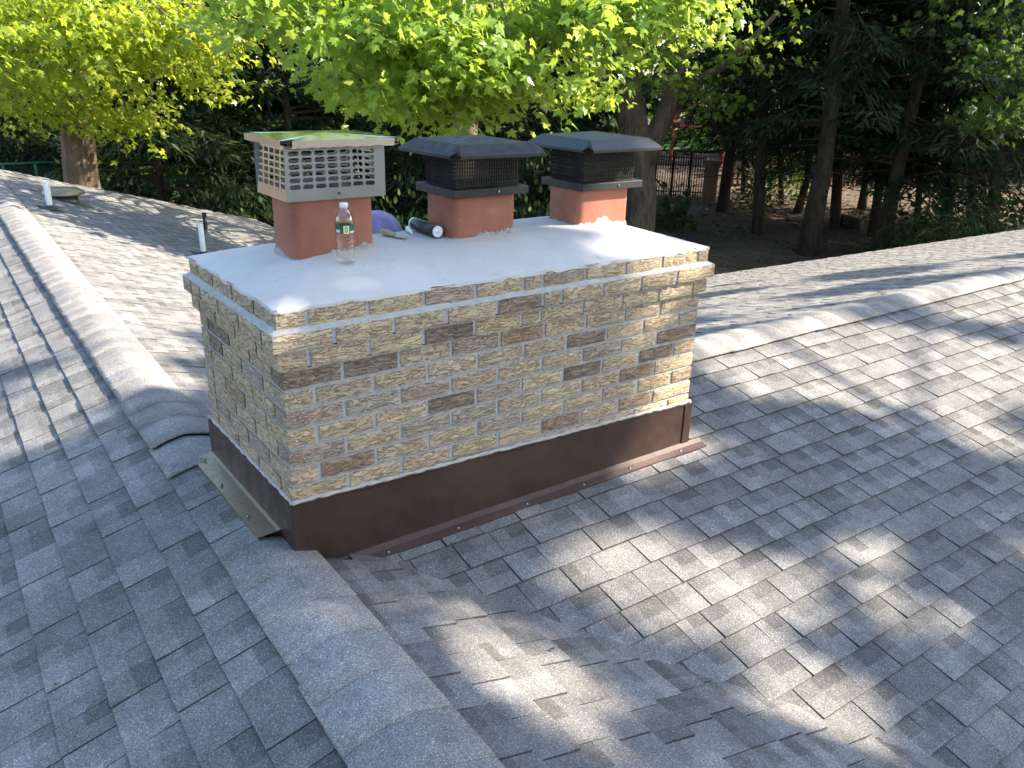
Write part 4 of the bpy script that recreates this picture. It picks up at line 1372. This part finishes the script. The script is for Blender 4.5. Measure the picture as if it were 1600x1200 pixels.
# ------------------------------------------------------------------ fences, gate post, play deck, log, shrubs
fd = 42.0
a_, b_ = at(1022, 296, fd), at(1098, 303, fd)
rt = root('iron_fence', ((a_[0] + b_[0]) / 2, (a_[1] + b_[1]) / 2, GZ), 'black iron picket fence left of the wooden gate post', 'fence')
a_[2] = b_[2] = GZ
hF = 2.0
for zz in (0.25, 1.5, 1.85):
    build(MB().beam(a_ + np.array((0, 0, zz)), b_ + np.array((0, 0, zz)), 0.04, 0.05), 'rail', M['iron'], rt)
n = 20
for k in range(n + 1):
    p = a_ + (b_ - a_) * k / n
    thick = 0.09 if k % 7 == 0 else 0.03
    build(MB().beam(p, p + np.array((0, 0, hF + (0.15 if k % 7 == 0 else 0.0))), thick, thick, (1, 0, 0)), 'post' if k % 7 == 0 else 'picket', M['iron'], rt)
g0, g1 = at(1097, 303, fd), at(1119, 304, fd)
g0[2] = g1[2] = GZ
gp = root('gate_post', ((g0[0] + g1[0]) / 2, (g0[1] + g1[1]) / 2, GZ), 'broad tan wooden gate post at the end of the iron fence', 'gate post')
mb = MB(); mb.beam(g0 + np.array((0, 0, 0.7)), g1 + np.array((0, 0, 0.7)), 0.5, 1.5)
build(mb, 'post_shaft', M['wood'], gp, bevel=0.02)
mb = MB(); e_ = norm(g1 - g0) * 0.06; mb.beam(g0 - e_ + np.array((0, 0, 1.62)), g1 + e_ + np.array((0, 0, 1.62)), 0.62, 0.34)
build(mb, 'post_cap', M['wood'], gp, bevel=0.02)
# board fence in the sun beyond the trunks
a_, b_ = at(1125, 300, 47.0), at(1440, 300, 52.0)
a_[2] = b_[2] = GZ
rt = root('board_fence', ((a_[0] + b_[0]) / 2, (a_[1] + b_[1]) / 2, GZ), 'sunlit tan board fence beyond the conifer trunks', 'fence')
n = 44
for zz in (0.4, 1.4):
    build(MB().beam(a_ + np.array((0, 0, zz)), b_ + np.array((0, 0, zz)), 0.05, 0.09), 'rail', M['wood'], rt)
dv = (b_ - a_) / n
fn = norm(np.cross(dv, (0, 0, 1.0)))
for k in range(n):
    if rng.random() < 0.06: continue
    p = a_ + dv * (k + 0.5) - fn * 0.04
    build(MB().beam(p, p + np.array((0, 0, 1.8 + rng.uniform(-0.06, 0.06))), np.linalg.norm(dv) * 0.93, 0.025, dv), 'board', M['wood'], rt)
# red play deck on the lawn
pd_ = 58.0
a_, b_ = at(1052, 200, pd_), at(1134, 200, pd_)
dv = norm(b_ - a_) * np.array((1, 1, 0)); dv = norm(dv); nv_ = np.cross(dv, (0, 0, 1.0))
c_ = (a_ + b_) / 2
W_ = np.linalg.norm(b_ - a_)
zf = c_[2]
rt = root('play_deck', (c_[0], c_[1], GZ), 'red wooden play deck with railing above the lawn', 'play deck')
for su in (-1, 1):
    for sv in (0, 1):
        p = c_ + dv * su * W_ / 2 - nv_ * sv * 2.0
        build(MB().beam((p[0], p[1], GZ), (p[0], p[1], zf + 1.5), 0.14, 0.14, (1, 0, 0)), 'post', M['redwood'], rt)
build(MB().beam(c_ - dv * W_ / 2 - nv_, c_ + dv * W_ / 2 - nv_, 2.0, 0.12), 'deck_floor', M['redwood'], rt)
for zz in (0.25, 1.5):
    build(MB().beam(c_ - dv * W_ / 2 + np.array((0, 0, zz)) + nv_ * 0.12, c_ + dv * W_ / 2 + np.array((0, 0, zz)) + nv_ * 0.12, 0.06, 0.14), 'rail', M['redwood'], rt)
for k in range(15):
    p = c_ + dv * W_ * ((k + 0.5) / 15 - 0.5) + nv_ * 0.14
    build(MB().beam(p + np.array((0, 0, 0.2)), p + np.array((0, 0, 1.5)), 0.07, 0.04, dv), 'baluster', M['redwood'], rt)
# lawn
lc_ = on_z(1075, 226, GZ)
V = [(lc_[0] + 9 * math.cos(a) * (1 + 0.1 * math.sin(3 * a)), lc_[1] + 7 * math.sin(a), GZ + 0.20) for a in np.linspace(0, 2 * math.pi, 40, endpoint=False)]
build(MB().add(V, [tuple(range(40))]), 'lawn', M['lawn'], kind='structure')
# fallen leaves on the soil under the trees
n = 16000
lx, ly = rng.uniform(10, 52, n), rng.uniform(6, 46, n)
C = np.stack([lx, ly, [ground_z(a, b2) + 0.03 for a, b2 in zip(lx, ly)]], 1)
A = leaf_arrays(LEAF_OVAL, C, rng.normal(0, 1, (n, 3)) * (1, 1, 0.15), np.array((0, 0, 1.0)) + rng.normal(0, 0.35, (n, 3)), rng.uniform(0.10, 0.26, n))
leaf_obj('leaf_litter', LEAF_OVAL, A, M['litter'], None, rng.uniform(0.4, 1.4, n), label='brown fallen leaves strewn over the soil', cat='leaf litter')
C, Nn = DEBRIS
n = len(C)
A = leaf_arrays(LEAF_OVAL, C, rng.normal(0, 1, (n, 3)) * (1, 1, 0.1), Nn + rng.normal(0, 0.18, (n, 3)), rng.uniform(0.008, 0.028, n))
leaf_obj('roof_debris', LEAF_OVAL, A, M['litter'], None, rng.uniform(0.5, 1.6, n), label='small dry leaf scraps scattered over the shingles', cat='debris')
# log
a_, b_ = on_z(1309, 346, GZ + 0.2), on_z(1346, 352, GZ + 0.2)
lg = MB(); lg.tube([a_, a_ + (b_ - a_) * 0.3 + np.array((0, 0, 0.04)), a_ + (b_ - a_) * 0.7, b_], [0.27, 0.25, 0.24, 0.20], 12, True, 0.06)
build(lg, 'fallen_log', M['barkdark'], None, True, label='dark fallen log lying on the sunlit ground', cat='log')
# green screened fence on the left
fd = 26.0
a_, b_ = at(-160, 262, fd), at(104, 253.5, fd)
zt_ = b_[2]
rt = root('screen_fence', ((a_[0] + b_[0]) / 2, (a_[1] + b_[1]) / 2, GZ), 'dark green screened fence left of the maple trunk', 'fence')
a_[2] = b_[2] = zt_
build(MB().tube([a_, b_], 0.035, 8), 'top_rail', M['greenrail'], rt, True)
n = 5
for k in range(n + 1):
    p = a_ + (b_ - a_) * k / n
    build(MB().tube([(p[0], p[1], GZ - 0.2), (p[0], p[1], zt_)], 0.035, 8), 'post', M['greenrail'], rt, True)
for k in range(n):
    p, q = a_ + (b_ - a_) * (k + 0.015) / n, a_ + (b_ - a_) * (k + 0.985) / n
    build(MB().beam(p + np.array((0, 0, (GZ - zt_) / 2 - 0.04)), q + np.array((0, 0, (GZ - zt_) / 2 - 0.04)), 0.012, zt_ - GZ - 0.1), 'screen_panel', M['screen'], rt)
# shrubs
def shrub(px, py, dist, rx, rz, n, size, mat, label, group='shrubs', tmpl=LEAF_OVAL):
    c = at(px, py, dist)
    b = np.array((c[0], c[1], ground_z(c[0], c[1])))
    rt = root('shrub', b, label, 'shrub', group)
    P = norm(rng.normal(size=(n, 3))) * rng.uniform(0.35, 1.0, (n, 1)) ** 0.5 * (rx, rx, rz) * (1 + 0.25 * rng.normal(size=(n, 1)))
    P[:, 2] = np.abs(P[:, 2] + rz * 0.3)
    A = leaf_arrays(tmpl, b + P, P + rng.normal(0, 0.4, (n, 3)), np.array((0, 0, 0.8)) + rng.normal(0, 0.6, (n, 3)), rng.uniform(0.7, 1.3, n) * size)
    leaf_obj('foliage', tmpl, A, mat, rt, rng.uniform(0.6, 1.25, n))
    mb = MB()
    for k in range(5):
        e_ = P[rng.integers(n)] * 0.7
        mb.tube([b, b + e_ * 0.5 + np.array((0, 0, 0.1)), b + e_], [0.03, 0.02, 0.008], 5, False)
    build(mb, 'stems', M['bark'], rt, kind='stuff')
shrub(1050, 330, 33.0, 0.75, 0.9, 190, 0.30, M['shrub'], 'small leafy plant on the shaded soil right of the old maple')
shrub(1415, 372, 31.0, 1.0, 0.9, 300, 0.20, M['shrub'], 'low shrub at the foot of the leaning trunk')
shrub(1450, 385, 30.0, 1.1, 0.8, 320, 0.20, M['shrub'], 'low shrub right of the leaning trunk by the roof edge')
shrub(1180, 318, 41.0, 1.3, 1.6, 420, 0.22, M['shrub'], 'leafy shrub between the two straight conifer trunks')
shrub(1225, 300, 44.0, 1.6, 1.8, 500, 0.24, M['shrub'], 'leafy shrub in front of the board fence')
shrub(1500, 330, 33.0, 2.2, 2.0, 900, 0.22, M['shrub'], 'dark leafy shrub behind the right roof edge')
shrub(1580, 320, 30.0, 2.4, 2.4, 900, 0.22, M['shrub'], 'dark leafy shrub at the right border behind the roof')
shrub(205, 300, 20.0, 1.6, 1.3, 700, 0.16, M['shrub'], 'dark shrub right of the left maple trunk at the roof edge')
shrub(330, 320, 20.5, 1.9, 1.7, 900, 0.16, M['shrub'], 'dark shrub behind the far roof edge left of the chimney')
shrub(420, 330, 19.5, 1.8, 1.8, 900, 0.16, M['shrub'], 'dark shrub behind the left flue')
shrub(620, 330, 20.5, 2.0, 2.2, 900, 0.16, M['shrub'], 'dark shrub behind the purple bowl')
shrub(830, 320, 21.5, 2.0, 2.2, 900, 0.16, M['shrub'], 'dark shrub behind the gap between the black caps')

# ------------------------------------------------------------------ the wood far behind, one mass
n = 35000
az = rng.uniform(R(-4), R(78), n)
rr = rng.uniform(62, 84, n)
gap = (az > R(44.0)) & (az < R(50.5)); rr = np.where(gap, rng.uniform(74, 92, n), rr)
zz = GZ + rng.uniform(0, 1, n) ** 1.15 * 19
low = 9000
az[:low] = rng.uniform(R(-4), R(43), low); rr[:low] = rng.uniform(38, 62, low); zz[:low] = GZ + rng.uniform(0, 1, low) ** 1.4 * 5
C = np.stack([CAM[0] + rr * np.sin(az), CAM[1] + rr * np.cos(az), zz], 1)
clump = np.sin(C[:, 0] * 0.9) * np.sin(C[:, 1] * 0.8 + 1) * np.sin(C[:, 2] * 0.9 + 0.4 * C[:, 0])
keep = clump > -0.45
C = C[keep]; n = len(C)
A = leaf_arrays(LEAF_OVAL, C, rng.normal(0, 1, (n, 3)) + (0, 0, -0.5), rng.normal(0, 1, (n, 3)) + (0, 0, 0.8), rng.uniform(0.7, 1.5, n))
leaf_obj('woodland', LEAF_OVAL, A, M['shrub'], None, rng.uniform(0.5, 1.3, n), label='dense far woodland behind all the trees', cat='woodland')

# ------------------------------------------------------------------ the tall tree to the right of the house that shades the chimney
ZREF = -0.95
def foot(P):
    P = np.asarray(P, float)
    return (P - SUN * ((P[2] - ZREF) / SUN[2]))[:2]
def hit_slope(px, py, s_):
    d = ray(px, py); o, U, W_, N = SL[s_]
    return CAM + d * ((N @ (o - CAM)) / (N @ d))
GAPS = []                              # openings in the crown, as the spots of sun on roof and chimney show them
for (px, py, s_, r_) in [(990, 880, 'front', .19), (1050, 905, 'front', .25), (1110, 940, 'front', .22), (960, 850, 'front', .10), (740, 985, 'right_far', .14), (790, 1035, 'right_far', .22), (830, 1085, 'right_far', .17), (610, 930, 'right_far', .07), (700, 950, 'right_far', .07),
        (1230, 1075, 'front', .13), (1290, 1125, 'front', .18), (1340, 1165, 'front', .10), (1420, 965, 'front', .15), (1350, 925, 'front', .14), (1270, 875, 'front', .11), (1340, 860, 'front', .10), 
        (1120, 555, 'front', .26), (1210, 535, 'front', .26), (1290, 520, 'front', .22), (1200, 590, 'front', .24), (1280, 575, 'front', .26), (1360, 560, 'front', .26), (1440, 540, 'front', .26), (1330, 610, 'front', .22), (1410, 600, 'front', .2), (1500, 560, 'front', .3), (1570, 600, 'front', .25), (1480, 640, 'front', .18), (1560, 690, 'front', .18), (1180, 500, 'back', .25), (1140, 470, 'back', .4), (1300, 470, 'back', .3), (1500, 470, 'front', .3),
        (60, 650, 'left', .16), (110, 610, 'left', .2), (30, 690, 'left', .14), (190, 725, 'left', .06), (150, 500, 'right_far', .35), (230, 490, 'right_far', .3), (260, 540, 'right_far', .18), (220, 580, 'right_far', .25), (170, 560, 'left', .22), (90, 530, 'left', .2), (980, 770, 'front', .07), (1330, 780, 'front', .08)]:
    GAPS.append((*foot(hit_slope(px, py, s_)), r_))
for (px, py, z_, r_) in [(458, 476, 0.02, .11), (960, 372, 0.07, .10), (1020, 378, 0.05, .12), (1075, 385, 0.02, .10)]:
    GAPS.append((*foot(on_z(px, py, z_)), r_))
for (px, py, y_, r_) in [(1035, 425, -.03, .15), (1030, 470, -.02, .12), (1060, 618, -.01, .19), (1045, 660, -.01, .16), (1010, 690, -.01, .13), (1070, 680, -.01, .15), (955, 335, .33, .17)]:
    GAPS.append((*foot(on_y(px, py, y_)), r_))
GAPS = np.array(GAPS)
DENSE = np.array([foot(on_y(px, py, -.01)) for px in range(520, 960, 40) for py in (540, 560, 600, 640, 680, 720, 760) if py < 860 - (px - 455) * 0.275] + [foot(on_z(px, py, .06)) for px in range(540, 900, 40) for py in (385, 410, 435)])
step = 0.16
gx, gy = np.meshgrid(np.arange(-5.5, 8.5, step), np.arange(-6.5, 4.2, step))
Q = np.stack([gx.ravel(), gy.ravel()], 1) + rng.uniform(-step / 2, step / 2, (gx.size, 2))
el = np.stack([SUN[0], SUN[1]]) / np.linalg.norm(SUN[:2])
perp = np.array((-el[1], el[0]))
def free(Q):
    keep = np.ones(len(Q), bool)
    for x, y, r_ in GAPS:
        D = Q - (x, y)
        a = D @ el * math.sin(SUN_EL); b_ = D @ perp
        keep &= (a * a + b_ * b_) > (r_ * 1.25) ** 2
    for x, y in DENSE:
        D = Q - (x, y)
        a = D @ el * math.sin(SUN_EL); b_ = D @ perp
        keep |= (a * a + b_ * b_) < 0.10 ** 2
    # thinner towards the right and the far side, where the roof is mottled
    m = np.sin(Q[:, 0] * 2.3 + 1.3 * np.sin(Q[:, 1] * 1.7)) * np.sin(Q[:, 1] * 2.9 + 0.8 + np.sin(Q[:, 0] * 1.1))
    keep &= ~((Q[:, 0] > 3.2) & (m > 0.25 - 0.10 * (Q[:, 0] - 3.2)))
    keep &= ~((Q[:, 1] > 3.4 - 0.25 * np.sin(Q[:, 0] * 3)) & (Q[:, 0] < 3.0))
    keep &= ~((Q[:, 1] > 2.2) & (m > 0.25))
    return keep
per = 10
Q = np.repeat(Q, per, 0) + rng.normal(0, 0.07, (len(Q) * per, 2))
Q = Q[free(Q)]
n = len(Q)
dep = 11.5 + 7.0 * np.clip(0.5 + 0.5 * np.sin(Q[:, 0] * 1.9 + Q[:, 1]) * np.cos(Q[:, 1] * 1.4) + rng.normal(0, 0.22, n), 0, 1)
C = np.concatenate([Q, np.full((n, 1), ZREF)], 1) + SUN * dep[:, None]
b = np.array((C[:, 0].mean(), C[:, 1].mean() - 0.3, 0.0)); b[2] = ground_z(b[0], b[1])
st = root('maple_tree', b, 'tall maple right of the house, outside the view, shading chimney and roof', 'tree')
A = leaf_arrays(LEAF_MID, C, rng.normal(0, 1, (n, 3)) + (0, 0, -0.6), SUN * 0.9 + rng.normal(0, 0.55, (n, 3)), rng.uniform(0.14, 0.22, n))
leaf_obj('crown', LEAF_MID, A, M['maple'], st, rng.uniform(0.7, 1.15, n))
tb = MB()
tb.tube([b + np.array((0, 0, -0.4)), b + np.array((0, 0, 0.4)), b + np.array((0.1, 0, 4.0)), b + np.array((0.0, 0.2, 10.5)), b + np.array((0.1, 0.3, 16.5))], [0.55, 0.40, 0.33, 0.24, 0.10], 14, True, 0.06)
tk = build(tb, 'trunk', M['bark'], st, True)
for k in range(26):
    h_ = C[rng.integers(n)]
    lb = MB(); limb(lb, b + np.array((0.05, 0.1, rng.uniform(6.5, 13.5))), h_, 0.07, 0.012, 0.06)
    build(lb, 'limb', M['bark'], tk, True)
# unseen trees round the house, added to cut low skylight and green the steel's reflection
for k, (x, y) in enumerate([(-14.5, 1.5), (-16.0, 9.5), (-13.0, -8.0), (-4.0, -17.0), (5.0, -20.0), (15.0, -19.0), (24.0, -13.0), (-20.0, -3.0), (31.0, -6.0), (-8.5, 17.0)]):
    t_ = copy_tree(ml, (x, y, GZ), 0.5 * k, 1.0 + 0.06 * (k % 3), 'maple outside the view among those ringing the house'); t_['group'] = 'maples ringing the house'
# conifers on the sunny side of the wood, right of the view
src = [o for o in bpy.data.objects if o.name.startswith('conifer_tree')][:3]
for k, (x, y) in enumerate([(40, 8), (45, 4), (38, 3), (52, 3), (35, 7), (41, -1), (33, 1)]):
    copy_tree(src[k % 3], (x + rng.uniform(-1, 1), y + rng.uniform(-1, 1), GZ), rng.uniform(0, 6.28), rng.uniform(1.0, 1.3), 'conifer right of the view shading the wood')
